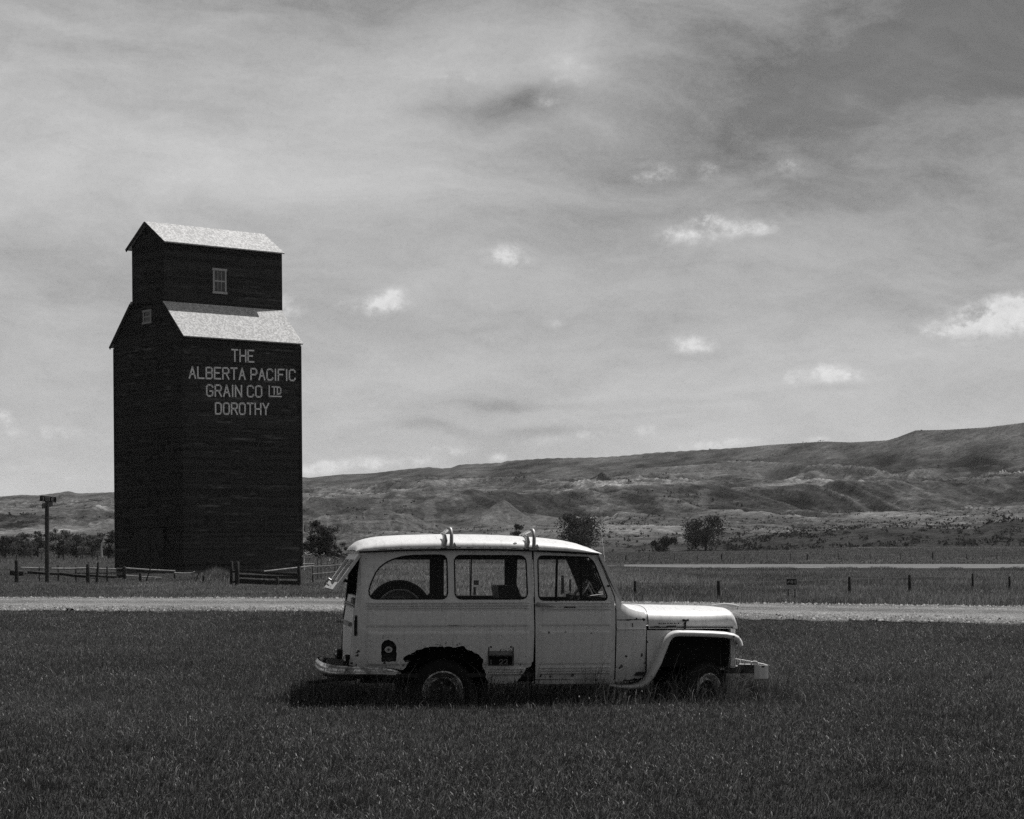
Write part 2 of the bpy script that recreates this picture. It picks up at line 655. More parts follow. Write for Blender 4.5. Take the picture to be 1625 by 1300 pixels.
def m_glass(T):
    tr = T.node('ShaderNodeBsdfTransparent')
    tr.inputs['Color'].default_value = (0.95, 0.95, 0.95, 1)
    gl = T.node('ShaderNodeBsdfGlossy')
    gl.inputs['Roughness'].default_value = 0.03
    gl.inputs['Color'].default_value = (0.9, 0.9, 0.9, 1)
    mx = T.node('ShaderNodeMixShader')
    fr = T.node('ShaderNodeFresnel')
    fr.inputs['IOR'].default_value = 1.35
    T.l.new(fr.outputs[0], mx.inputs[0])
    T.l.new(tr.outputs[0], mx.inputs[1])
    T.l.new(gl.outputs[0], mx.inputs[2])
    return mx.outputs[0]


material('window_glass', m_glass)


def m_pane(T):
    return principled(T, 0.02, 0.12, 0.5)


material('dark_pane', m_pane)


def m_leaf(T):
    at = T.node('ShaderNodeAttribute', attribute_name='tone')
    cc = T.node('ShaderNodeCombineColor')
    for i in range(3):
        T.l.new(at.outputs['Fac'], cc.inputs[i])
    d = T.node('ShaderNodeBsdfDiffuse')
    T.l.new(cc.outputs[0], d.inputs['Color'])
    tr = T.node('ShaderNodeBsdfTranslucent')
    T.l.new(cc.outputs[0], tr.inputs['Color'])
    mx = T.node('ShaderNodeMixShader')
    mx.inputs[0].default_value = 0.25
    T.l.new(d.outputs[0], mx.inputs[1])
    T.l.new(tr.outputs[0], mx.inputs[2])
    return mx.outputs[0]


material('leaf', m_leaf)

# ------------------------------------------------------------------ terrain
SKY_PTS = [(-600, 800), (-200, 792), (0, 788), (35, 785), (60, 786), (95, 781.5), (108, 779), (124, 783), (177, 781), (250, 776), (400, 763), (480, 757), (491, 758.5),
           (544, 753), (592, 751), (639, 745), (682, 741), (700, 743), (714, 742.5), (730, 737), (795, 734), (806, 731), (867, 727),
           (949, 725.5), (989, 723), (1038, 718), (1109, 714), (1180, 710), (1220, 706), (1269, 703), (1311, 700.5), (1350, 702),
           (1408, 698.7), (1424, 694), (1453, 682.8), (1500, 682), (1565, 678), (1625, 670.5), (1900, 655), (2300, 640)]
SKY_FAR = [(-600, 800), (0, 787), (480, 757), (800, 735), (1200, 708), (1430, 690), (1625, 672), (2300, 640)]     # how far the rim stands
LAY = {
    1: [(-400, 872), (0, 872), (180, 873), (480, 876), (800, 877), (1000, 877), (1225, 874), (1380, 868), (1625, 868), (2100, 866)],
    2: [(-400, 866), (0, 866), (480, 868), (800, 870), (1000, 866), (1150, 862), (1225, 850), (1300, 846), (1420, 839), (1500, 843), (1545, 842), (1570, 832), (1625, 827), (2100, 815)],
    3: [(-400, 850), (0, 850), (180, 850), (480, 848), (800, 840), (1000, 834), (1200, 832), (1300, 834), (1400, 829), (1625, 817), (2100, 800)],
    4: [(-400, 834), (0, 832), (180, 832), (480, 829), (614, 827), (800, 826), (1000, 817), (1200, 817), (1300, 816), (1400, 808), (1625, 797), (2100, 780)],
    5: [(-400, 826), (0, 824), (100, 820), (180, 812), (300, 800), (480, 793), (605, 792), (616, 787), (700, 781), (800, 779), (1000, 778), (1200, 772), (1300, 770), (1400, 766), (1625, 756), (2100, 740)],
    6: [(-400, 806), (0, 804), (180, 798), (480, 783), (800, 765), (1000, 760), (1200, 752), (1300, 745), (1400, 735), (1625, 722), (2100, 700)],
}


def interp(tab, u):
    xs, ys = zip(*tab)
    return np.interp(u, xs, ys)


def terrain(X, Y):
    """height and tone of the ground at world X, Y (arrays)"""
    X = np.asarray(X, float)
    Y = np.asarray(Y, float)
    D = np.maximum(Y, 1.0)
    wob = (fbm(X / 160.0, Y / 420.0, 4, 91) - 0.5) * 60
    u = CX + F * X / D
    ysky = interp(SKY_PTS, u)
    Ds = 92.0 * F / (HY - interp(SKY_FAR, u))
    us = u + wob * ss(700, 1400, D)
    zs = [np.zeros_like(D)]
    ds = [np.full_like(D, 265.0)]
    dist = {1: 500 + 0 * D, 2: 560 + 0 * D, 3: 850 + 0 * D, 4: 1000 + 0 * D, 5: 1085 + 0 * D, 6: 1085 + 0.45 * (Ds - 1085)}
    for k in range(1, 7):
        zs.append(EYE + (HY - interp(LAY[k], us)) / F * dist[k])
        ds.append(dist[k])
    zs.append(EYE + (HY - ysky) / F * Ds)
    ds.append(Ds)
    zs.append(zs[-1] - 0.012 * Ds)
    ds.append(Ds * 1.6)
    z = np.zeros_like(D)
    for k in range(len(ds) - 1):
        f = np.clip((D - ds[k]) / (ds[k + 1] - ds[k]), 0, 1)
        if k in (1, 4):
            f = f * f * (3 - 2 * f)
        seg = zs[k] + (zs[k + 1] - zs[k]) * f
        z = np.where((D >= ds[k]) & (D < ds[k + 1]), seg, z)
    z = np.where(D >= ds[-1], zs[-1], z)
    # spurs and gullies
    wx = X + (fbm(X / 120, Y / 200, 4, 5) - 0.5) * 110
    wy = Y + (fbm(X / 120 + 9, Y / 200, 4, 6) - 0.5) * 110
    sk = wx + 0.42 * wy                                  # spurs run down to the left
    big = ridged(sk / 230.0, wy / 900.0, 3, 21)
    med = ridged(sk / 74.0 + 0.35 * big, wy / 330.0, 4, 33)
    fine = ridged(sk / 19.0 + 0.5 * med, wy / 62.0, 4, 47)
    vfine = ridged(sk / 6.0 + 0.6 * fine, wy / 19.0, 3, 53)
    fr = np.clip((D - 1085) / np.maximum(Ds - 1085, 1), 0, 1.2)
    slope_amp = np.where(D > 1085, np.sin(np.clip(fr, 0, 1) * math.pi) ** 0.8, 0)
    rightness = 0.65 + 0.6 * ss(900, 1500, u)
    lowrough = 0.45 + 1.0 * (1 - ss(0.25, 0.75, fr))     # badlands at the foot, smooth grass above
    z = z + slope_amp * rightness * ((big - 0.5) * 34 + (med - 0.5) * 19 * lowrough + (fine - 0.45) * 6.5 * lowrough + (vfine - .45) * 1.7 * lowrough)
    bench = ss(930, 1040, D) * (1 - ss(1085, 1200, D))
    z = z + bench * ((med - 0.5) * 11 + (fine - 0.5) * 5)
    apron = ss(560, 700, D) * (1 - ss(960, 1040, D))
    z = z + apron * ((med - 0.5) * 4 + (fine - 0.5) * 2.4)
    bank = ss(500, 540, D) * (1 - ss(560, 620, D))
    z = z + bank * ((fine - 0.5) * 1.5)
    # conical mounds standing in front of the bench
    for px, py, d0, wpx, hpx in [(800, 786, 940, 62, 36), (590, 800, 905, 80, 20), (455, 815, 900, 60, 20), (955, 745, 1500, 60, 38), (1065, 760, 1350, 45, 22),
                                 (1290, 738, 1250, 40, 20), (1165, 778, 1180, 50, 22), (100, 826, 900, 70, 14), (175, 815, 930, 55, 26)]:
        x0 = (px - CX) / F * d0
        zt = EYE + (HY - py) / F * d0
        r = np.hypot((X - x0) / (wpx * d0 / F), (Y - d0) / (1.5 * wpx * d0 / F))
        h = hpx * d0 / F
        cone = zt - h * (1.10 * r ** .85 + 0.9 * (med - 0.5) * r) + (fine - 0.5) * 2.6 * np.minimum(1, 3 * r) - 1.0
        z = np.where(r < 1.6, np.maximum(z, np.where(r < 0.15, cone - 0.15 * h * (0.15 - r), cone)), z)
    # tone of the ground cover (grass, scrub, bare clay; crests paler, hollows darker)
    g = fbm(X / 45, Y / 120, 5, 71)
    g2 = fbm(X / 14, Y / 40, 4, 72)
    tone = 0.068 + 0.045 * (g - 0.5) * 2 + 0.035 * (g2 - 0.5) * 2
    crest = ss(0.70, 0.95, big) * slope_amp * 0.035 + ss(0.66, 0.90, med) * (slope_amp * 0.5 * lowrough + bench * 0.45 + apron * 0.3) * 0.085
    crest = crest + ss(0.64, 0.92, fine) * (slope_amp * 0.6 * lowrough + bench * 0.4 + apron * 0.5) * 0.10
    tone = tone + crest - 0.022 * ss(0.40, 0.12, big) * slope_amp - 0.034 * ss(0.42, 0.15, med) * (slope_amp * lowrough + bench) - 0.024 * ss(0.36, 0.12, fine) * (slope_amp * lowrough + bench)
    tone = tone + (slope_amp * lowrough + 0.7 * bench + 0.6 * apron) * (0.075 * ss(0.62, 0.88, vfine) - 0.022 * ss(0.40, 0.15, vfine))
    tone = tone + np.exp(-((D - 1087) / 10.0) ** 2) * 0.075 * ss(600, 660, u) * ss(1360, 1300, u) * (0.5 + g2)
    clay_band = np.exp(-((fr - 0.22) / 0.26) ** 2) * (D > 1085) * (0.45 + 0.55 * ss(800, 1350, u)) + 0.40 * bench + 0.30 * apron
    strata = vnoise(z / 1.3 + 0.6 * fbm(X / 60, Y / 60, 2, 87), 0 * X, 88)
    clay = ss(0.52, 0.66, fbm(X / 42 + 3, Y / 150, 5, 81) + 0.30 * (fine - 0.5) + 0.12 * (med - 0.5)) * clay_band
    tone = tone + clay * (0.02 + 0.14 * ss(0.42, 0.60, fbm(X / 5.0, Y / 14.0, 3, 85)) + 0.12 * ss(.55, .8, strata))
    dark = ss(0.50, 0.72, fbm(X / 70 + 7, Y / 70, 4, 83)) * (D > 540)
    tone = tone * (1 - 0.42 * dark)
    tone = np.where((D > 1000) & (D < 1082), tone * 0.64, tone)        # bench face darker
    tone = np.where((D > 500) & (D < 580) & (u > 1130), 0.032 + 0.02 * g2, tone)   # brushy bank
    tone = np.where((D > 580) & (D < 930), tone * 1.0 + 0.006, tone)
    edge = np.exp(-((D - 492) / 7.0) ** 2)
    tone = tone + edge * 0.06 * (0.5 + g2)
    tone = np.where(D < 485, 0.070 + 0.04 * (g - 0.5) + 0.03 * (g2 - 0.5), tone)
    return z, np.clip(tone * np.where(D > 560, 1.22, 1.1), 0.012, 0.36)


def ground_hit(px, py):
    """world point where the line of sight through a photo pixel meets the terrain"""
    Y = np.geomspace(60, 3000, 6000)
    X = (px - CX) / F * Y
    z, _ = terrain(X, Y)
    yy = HY - F * (z - EYE) / Y
    i = np.argmax(yy <= py)
    return float(X[i]), float(Y[i]), float(z[i])


def grid_mesh(name, X, Y, Z, mat, attr=None, kind='structure', smooth=True):
    nr, nc = X.shape
    me = bpy.data.meshes.new(name)
    co = np.stack([X, Y, Z], -1).reshape(-1, 3).astype(np.float32)
    idx = np.arange(nr * nc).reshape(nr, nc)
    q = np.stack([idx[:-1, :-1], idx[:-1, 1:], idx[1:, 1:], idx[1:, :-1]], -1).reshape(-1, 4)
    me.vertices.add(len(co))
    me.vertices.foreach_set('co', co.ravel())
    me.loops.add(q.size)
    me.loops.foreach_set('vertex_index', q.ravel().astype(np.int32))
    me.polygons.add(len(q))
    me.polygons.foreach_set('loop_start', np.arange(0, q.size, 4, dtype=np.int32))
    me.update(calc_edges=True)
    me.polygons.foreach_set('use_smooth', np.full(len(q), smooth))
    if attr is not None:
        a = me.attributes.new('tone', 'FLOAT', 'POINT')
        a.data.foreach_set('value', attr.ravel().astype(np.float32))
    me.materials.append(MATS[mat])
    o = bpy.data.objects.new(name, me)
    C.objects.link(o)
    tag(o, kind=kind)
    return o


def build_terrain():
    # one flat sheet out to the water, then the valley floor and the hills
    S = 2600
    gv = [(-S, -200, -0.06), (S, -200, -0.06), (S, 5400, -0.06), (-S, 5400, -0.06)]
    o = mk('ground', gv, [(0, 1, 2, 3)], 'soil')
    o.location.z = 0.0
    tag(o, kind='structure')
    # near ground with gentle unevenness
    xs = np.linspace(-110, 110, 260)
    ys = np.concatenate([np.linspace(3, 60, 140), np.linspace(60.8, 268, 140)])
    X, Y = np.meshgrid(xs, ys)
    Z = (fbm(X / 6, Y / 6, 3, 3) - 0.5) * 0.06
    o = grid_mesh('meadow_ground', X, Y, Z, 'soil')
    u = np.linspace(-560, 2180, 1150)
    D = np.concatenate([np.linspace(266, 500, 60), np.linspace(503, 620, 50), np.linspace(624, 1000, 90), np.linspace(1002, 1100, 60),
                        np.linspace(1106, 1900, 190), np.geomspace(1910, 5200, 130)])
    U, DD = np.meshgrid(u, D)
    X = (U - CX) / F * DD
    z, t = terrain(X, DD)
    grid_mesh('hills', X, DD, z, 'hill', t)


build_terrain()


# ------------------------------------------------------------------ road and pond
def on_ground(px, py, z=0.0):
    Y = (EYE - z) * F / (py - HY)
    return (px - CX) / F * Y, Y


def build_road():
    near = [(-700, 969.5), (0, 971), (540, 974), (1180, 984), (1625, 994), (2300, 1012)]
    far = [(-700, 948), (0, 949.5), (540, 950.5), (1180, 959), (1625, 964), (2300, 973)]
    us = np.linspace(-700, 2300, 240)
    rows = []
    for t in np.linspace(0, 1, 14):
        row = []
        for k, u in enumerate(us):
            yn = np.interp(u, *zip(*near))
            yf = np.interp(u, *zip(*far))
            xn, Yn = on_ground(u, yn)
            xf, Yf = on_ground(u, yf)
            j = 0.5 * math.sin(k * 1.7) + 0.6 * math.sin(k * 0.61 + 1) + 0.6 * math.sin(k * .23)
            if t in (0.0,):
                Yn += j
            if t == 1.0:
                Yf += j
            row.append((xn + (xf - xn) * t, Yn + (Yf - Yn) * t, 0.035 + 0.05 * math.sin(math.pi * t) + 0.012 * math.sin(t * 25)))
        rows.append(row)
    A = np.array(rows)
    tt = np.linspace(0, 1, 14)[:, None] + 0.08 * (fbm(A[..., 0] / 9, A[..., 1] / 30, 3, 61) - .5)
    track = np.exp(-((tt - .28) / .11) ** 2) + np.exp(-((tt - .66) / .11) ** 2)
    tone = 0.62 + 0.42 * track + 0.35 * (fbm(A[..., 0] / 3, A[..., 1] / 8, 4, 62) - .5)
    grid_mesh('gravel_road', A[..., 0], A[..., 1], A[..., 2], 'gravel', tone)


build_road()


def build_pond():
    poly = []
    for px, py in [(930, 897.6), (1000, 899.3), (1100, 901.0), (1300, 901.8), (1420, 902.0), (1560, 902.0), (1700, 901.8), (2100, 900.2), (2100, 895.0), (1500, 895.2), (1200, 895.4), (1000, 896.0)]:
        x, y = on_ground(px, py, 0.055)
        poly.append((x, y, 0.055))
    o = mk('pond_water', poly, [tuple(range(len(poly)))], 'water')
    tag(o, kind='structure')


build_pond()


# ------------------------------------------------------------------ grass
def blades(name, px, py, h, w, lean, az, tone, z0, parent=None, kind='stuff'):
    """one mesh of grass blades; arrays of equal length"""
    n = len(px)
    ang = rng.uniform(0, 2 * math.pi, n)
    dx, dy = np.cos(ang) * w / 2, np.sin(ang) * w / 2
    lx, ly = np.cos(az) * lean * h, np.sin(az) * lean * h
    v = np.zeros((n, 5, 3), np.float32)
    v[:, 0] = np.stack([px - dx, py - dy, z0], -1)
    v[:, 1] = np.stack([px + dx, py + dy, z0], -1)
    v[:, 2] = np.stack([px + lx * 0.35 - dx * 0.8, py + ly * 0.35 - dy * 0.8, z0 + h * 0.58], -1)
    v[:, 3] = np.stack([px + lx * 0.35 + dx * 0.8, py + ly * 0.35 + dy * 0.8, z0 + h * 0.58], -1)
    v[:, 4] = np.stack([px + lx, py + ly, z0 + h * (1 - 0.25 * lean)], -1)
    base = (np.arange(n) * 5)[:, None]
    quads = base + np.array([[0, 1, 3, 2]])
    tris = base + np.array([[2, 3, 4]])
    loops = np.concatenate([quads, tris], 1).ravel().astype(np.int32)
    starts = np.stack([np.arange(n) * 7, np.arange(n) * 7 + 4], -1).ravel().astype(np.int32)
    me = bpy.data.meshes.new(name)
    me.vertices.add(n * 5)
    me.vertices.foreach_set('co', v.ravel())
    me.loops.add(len(loops))
    me.loops.foreach_set('vertex_index', loops)
    me.polygons.add(n * 2)
    me.polygons.foreach_set('loop_start', starts)
    me.update(calc_edges=True)
    a = me.attributes.new('tone', 'FLOAT', 'POINT')
    a.data.foreach_set('value', np.repeat(tone, 5).astype(np.float32))
    me.materials.append(MATS['grass'])
    o = bpy.data.objects.new(name, me)
    C.objects.link(o)
    if parent:
        o.parent = parent
    if kind:
        tag(o, kind=kind)
    return o


JP_O = (0.3366, 21.8)
PSI = R(8.5)
cps, sps = math.cos(PSI), math.sin(PSI)


def jeep_local(X, Y):
    dx, dy = X - JP_O[0], Y - JP_O[1]
    return dx * cps + dy * sps, -dx * sps + dy * cps


def scatter_sector(d0, d1, rho, halfang, power):
    """random points in a sector in front of the camera; rho(D) = rho * (d0/D)**power per m2"""
    Ds = np.linspace(d0, d1, 400)
    pdf = Ds * (d0 / Ds) ** power
    cum = np.cumsum(pdf)
    N = int(rho * np.trapz(pdf, Ds) * 2 * math.tan(halfang))
    d = np.interp(rng.random(N), cum / cum[-1], Ds)
    t = rng.uniform(-1, 1, N) * math.tan(halfang)
    return d * t, d


def road_limits(X, Y):
    u = CX + F * X / Y
    yv = HY + F * EYE / Y
    near = np.interp(u, [-700, 0, 540, 1180, 1625, 2300], [969.5, 971, 974, 984, 994, 1012])
    far = np.interp(u, [-700, 0, 540, 1180, 1625, 2300], [948, 949.5, 950.5, 959, 964, 973])
    j1 = np.abs(rng.normal(0, 1.0, X.shape)) + 2.2 * (fbm(X / 2.5, Y / 9, 3, 401) - 0.45)
    j2 = np.abs(rng.normal(0, 0.8, X.shape)) + 1.6 * (fbm(X / 2.5, Y / 9, 3, 402) - 0.45)
    odd = rng.random(X.shape) < 0.035 * ss(.45, .65, fbm(X / 1.2, Y / 3, 3, 403))
    return (yv > near + 0.8 - j1) | (odd & (yv > near - 9)), (yv < far - 0.3 + j2)


def build_grass():
    X, Y = scatter_sector(11.0, 62.0, 4600, R(18.5), 1.35)
    n_, f_ = road_limits(X, Y)
    u, l = jeep_local(X, Y)
    under = (u > -1.85) & (u < 1.95) & (l > 0.12) & (l < 1.5)
    keep = n_ & ~(under & (rng.random(len(X)) < 0.7))
    X, Y, u, l = X[keep], Y[keep], u[keep], l[keep]
    n = len(X)
    patch = fbm(X / 2.3, Y / 3.2, 4, 201)
    patch2 = fbm(X / 0.5, Y / 0.6, 3, 205)
    h = (0.016 + 0.030 * patch + 0.018 * patch2) * rng.uniform(0.5, 1.4, n) * (1 + Y / 38)
    du = np.maximum(np.maximum(-2.15 - u, u - 2.45), 0)
    dl = np.maximum(np.maximum(-0.12 - l, l - 1.9), 0)
    near = np.exp(-(np.hypot(du, dl) / 0.25) ** 2)
    tuft = 0.0
    for tu, tl, tr_ in ((-2.35, .15, .20), (-2.1, -.05, .16), (-1.7, -.12, .14), (-2.5, .6, .22), (1.92, -.12, .12), (2.62, .45, .16), (2.5, 1.1, .25), (2.0, .5, .2), (1.35, -.1, .12), (-.6, -.08, .12), (.5, -.1, .12)):
        tuft = tuft + np.exp(-((u - tu) ** 2 + (l - tl) ** 2) / tr_ ** 2)
    near = near * np.where((u > 1.9) & (l < .4), .25, 1.0)
    h = h * (1 + 3.2 * near * rng.uniform(0.2, 1.4, n)) + 0.36 * np.minimum(tuft, 1.1) * rng.uniform(.3, 1.15, n)
    for k in range(170):
        cx_, cy_ = scatter_sector(12.5, 44.0, 1.0, R(16), 1.0)
        break
    cl = rng.permutation(len(cx_))[:220]
    for i in cl:
        near_i = np.abs(X - cx_[i]) < .3
        idx = np.nonzero(near_i)[0]
        dd = ((X[idx] - cx_[i]) ** 2 + (Y[idx] - cy_[i]) ** 2) / rng.uniform(.05, .16) ** 2
        h[idx] *= 1 + rng.uniform(.5, 1.6) * np.exp(-dd)
    w = rng.uniform(0.0020, 0.0042, n) * (1 + Y / 34)
    broad = fbm(X / 4.5, Y / 7.0, 3, 207)
    tone = (0.018 + 0.040 * patch + 0.074 * broad + 0.02 * (patch2 - 0.5)) * rng.uniform(0.55, 1.45, n) * (0.66 + 0.56 * ss(12, 27, Y))
    fleck = rng.random(n) < 0.035 + 0.05 * ss(.5, .7, patch)
    tone = np.where(fleck, rng.uniform(0.09, 0.32, n), tone)
    h = np.where(fleck, h * 1.2, h)
    tone = np.where((tuft > .25) & ~fleck, tone * 1.25, tone)
    lean = rng.uniform(0.1, 1.0, n)
    az = rng.normal(0.15, 1.5, n)
    z0 = (fbm(X / 6, Y / 6, 3, 3) - 0.5) * 0.06 - 0.01
    blades('meadow_grass', X, Y, h, w, lean, az, tone, z0)
    # seed heads and dry snippets
    k = rng.random(n) < 0.075 * ss(.35, .65, patch)
    m = int(k.sum())
    blades('seed_heads', X[k] + rng.normal(0, .02, m), Y[k], rng.uniform(.008, .024, m) * (1 + Y[k] / 60), rng.uniform(.003, .006, m) * (1 + Y[k] / 60), rng.uniform(0, 2.2, m), rng.uniform(0, 6.28, m),
           rng.uniform(.06, .27, m), z0[k] + h[k] * rng.uniform(.7, 1.15, m))

    # taller weeds beyond the road, out to the pond
    X, Y = scatter_sector(54.0, 268.0, 95, R(19), 1.2)
    n_, f_ = road_limits(X, Y)
    uu = CX + F * X / Y
    yv = HY + F * EYE / Y
    wet = (yv < 902.3) & (uu > 990)
    keep = f_ & ~(wet & (rng.random(len(X)) < 0.93))
    X, Y, uu, yv = X[keep], Y[keep], uu[keep], yv[keep]
    n = len(X)
    patch = fbm(X / 7, Y / 14, 4, 211)
    patch2 = fbm(X / 1.6, Y / 3, 3, 215)
    rside = ss(490, 600, uu)
    h = (0.08 + 0.16 * patch + 0.16 * patch2 * rside) * rng.uniform(0.5, 1.3, n) * (0.65 + 0.35 * rside)
    h = np.where(yv < 912, h * 0.55, h)
    h = np.where((yv < 906.5) & (uu > 1000), h * 0.45, h)
    h = np.where(yv > 935, np.minimum(h, .26), h)
    gap = np.exp(-((uu - 1398) / 34.0) ** 2) + ss(1100, 990, uu) * rng.random(n) + .5 * np.exp(-((uu - 1600) / 30.0) ** 2)
    gap = gap + 0.8 * ss(.50, .66, fbm(uu / 46, 0 * uu, 3, 231))
    h = h + np.where((yv > 900.5) & (yv < 906), 0.28 * gap * rng.random(n), 0)
    mound = np.exp(-((uu - 342) / 26.0) ** 2) * np.exp(-((Y - 118) / 14.0) ** 2)
    h = h + mound * 0.75 * rng.uniform(0.6, 1.1, n)
    h = np.where(wet[keep], 0.06, h)
    w = rng.uniform(0.010, 0.024, n) * (Y / 90) ** 0.5
    tone = (0.062 + 0.20 * patch + 0.16 * (patch2 - 0.5)) * rng.uniform(0.4, 1.8, n)
    fleck = rng.random(n) < (0.06 + 0.12 * rside * ss(0.4, 0.6, patch))
    tone = np.where(fleck, rng.uniform(0.22, 0.55, n), tone)
    stand = np.exp(-((uu - 760) / 210.0) ** 4)            # a paler stand of ripe weeds behind the wagon
    tone = tone * (1 + 0.35 * stand)
    ripe = rng.random(n) < 0.16 * stand
    tone = np.where(ripe, rng.uniform(.3, .7, n), tone)
    tone = np.maximum(tone, 0.010)
    z0 = (fbm(X / 6, Y / 6, 3, 3) - 0.5) * 0.06 - 0.01
    blades('roadside_weeds', X, Y, h, w, rng.uniform(0.05, 0.6, n), rng.normal(0.1, 1.4, n), tone, z0)
    # pasture on the far side of the pond
    X, Y = scatter_sector(262.0, 500.0, 3.2, R(19.0), 1.0)
    n = len(X)
    z0, t0 = terrain(X, Y)
    patch = fbm(X / 20, Y / 40, 4, 221)
    blades('pasture_grass', X, Y, (0.12 + .35 * patch) * rng.uniform(.5, 1.2, n), rng.uniform(.03, .08, n), rng.uniform(.1, .6, n), rng.normal(0, 1.5, n),
           (0.06 + 0.11 * patch) * rng.uniform(.5, 1.7, n), z0 - .02)


build_grass()

# ------------------------------------------------------------------ stroke lettering
GL = {
    'A': [[(0, 0), (.5, 1), (1, 0)], [(.2, .36), (.8, .36)]],
    'B': [[(0, 0), (0, 1), (.75, 1), (1, .88), (1, .64), (.75, .53), (0, .53)], [(.75, .53), (1, .42), (1, .12), (.75, 0), (0, 0)]],
    'C': [[(1, .8), (1, .85), (.75, 1), (.25, 1), (0, .85), (0, .15), (.25, 0), (.75, 0), (1, .15), (1, .2)]],
    'D': [[(0, 0), (0, 1), (.7, 1), (1, .82), (1, .18), (.7, 0), (0, 0)]],
    'E': [[(1, 1), (0, 1), (0, 0), (1, 0)], [(0, .52), (.75, .52)]],
    'F': [[(1, 1), (0, 1), (0, 0)], [(0, .52), (.75, .52)]],
    'G': [[(1, .8), (1, .85), (.75, 1), (.25, 1), (0, .85), (0, .15), (.25, 0), (.75, 0), (1, .15), (1, .45), (.55, .45)]],
    'H': [[(0, 0), (0, 1)], [(1, 0), (1, 1)], [(0, .5), (1, .5)]],
    'I': [[(.5, 0), (.5, 1)]],
    'L': [[(0, 1), (0, 0), (1, 0)]],
    'N': [[(0, 0), (0, 1), (1, 0), (1, 1)]],
    'O': [[(.25, 0), (0, .15), (0, .85), (.25, 1), (.75, 1), (1, .85), (1, .15), (.75, 0), (.25, 0)]],
    'P': [[(0, 0), (0, 1), (.75, 1), (1, .86), (1, .6), (.75, .46), (0, .46)]],
    'R': [[(0, 0), (0, 1), (.75, 1), (1, .86), (1, .62), (.75, .5), (0, .5)], [(.55, .5), (1, 0)]],
    'S': [[(1, .85), (.75, 1), (.25, 1), (0, .85), (0, .65), (.25, .53), (.75, .47), (1, .35), (1, .15), (.75, 0), (.25, 0), (0, .15)]],
    'T': [[(0, 1), (1, 1)], [(.5, 0), (.5, 1)]],
    'Y': [[(0, 1), (.5, .5), (1, 1)], [(.5, .5), (.5, 0)]],
    '1': [[(.25, .8), (.5, 1), (.5, 0)]],
    '2': [[(0, .8), (.25, 1), (.75, 1), (1, .8), (1, .6), (0, 0), (1, 0)]],
}
GW = {'I': .16, ' ': .62, '1': .5}


def text_strokes(txt, gap=.42):
    """list of polylines in units of letter width, total width"""
    x, out = 0, []
    for ch in txt:
        w = GW.get(ch, 1.0)
        for st in GL.get(ch, []):
            out.append([(x + (p if w >= .5 else (p - .5)) * (w if w >= .5 else 1) + (0 if w >= .5 else w / 2), q) for p, q in st])
        x += w + (gap if ch != ' ' else 0)
    return out, x - gap


def lay_text(mb, txt, frame, thick, depth):
    """frame(a, b) -> 3-D point for a,b in 0..1 across the text box; normal axis = frame.n"""
    strokes, W = text_strokes(txt)
    for st in strokes:
        pts = [Vector(frame(p / W, q)) for p, q in st]
        for a, b in zip(pts, pts[1:]):
            d = (b - a)
            if d.length < 1e-6:
                continue
            e = d.normalized() * thick * 0.45
            mb.obox(a - e, b + e, depth, thick, up=Vector(frame.n).cross(d))


class Frame:
    def __init__(self, p00, p10, p01, n):
        self.o, self.x, self.y, self.n = Vector(p00), Vector(p10) - Vector(p00), Vector(p01) - Vector(p00), Vector(n)

    def __call__(self, a, b):
        return self.o + self.x * a + self.y * b


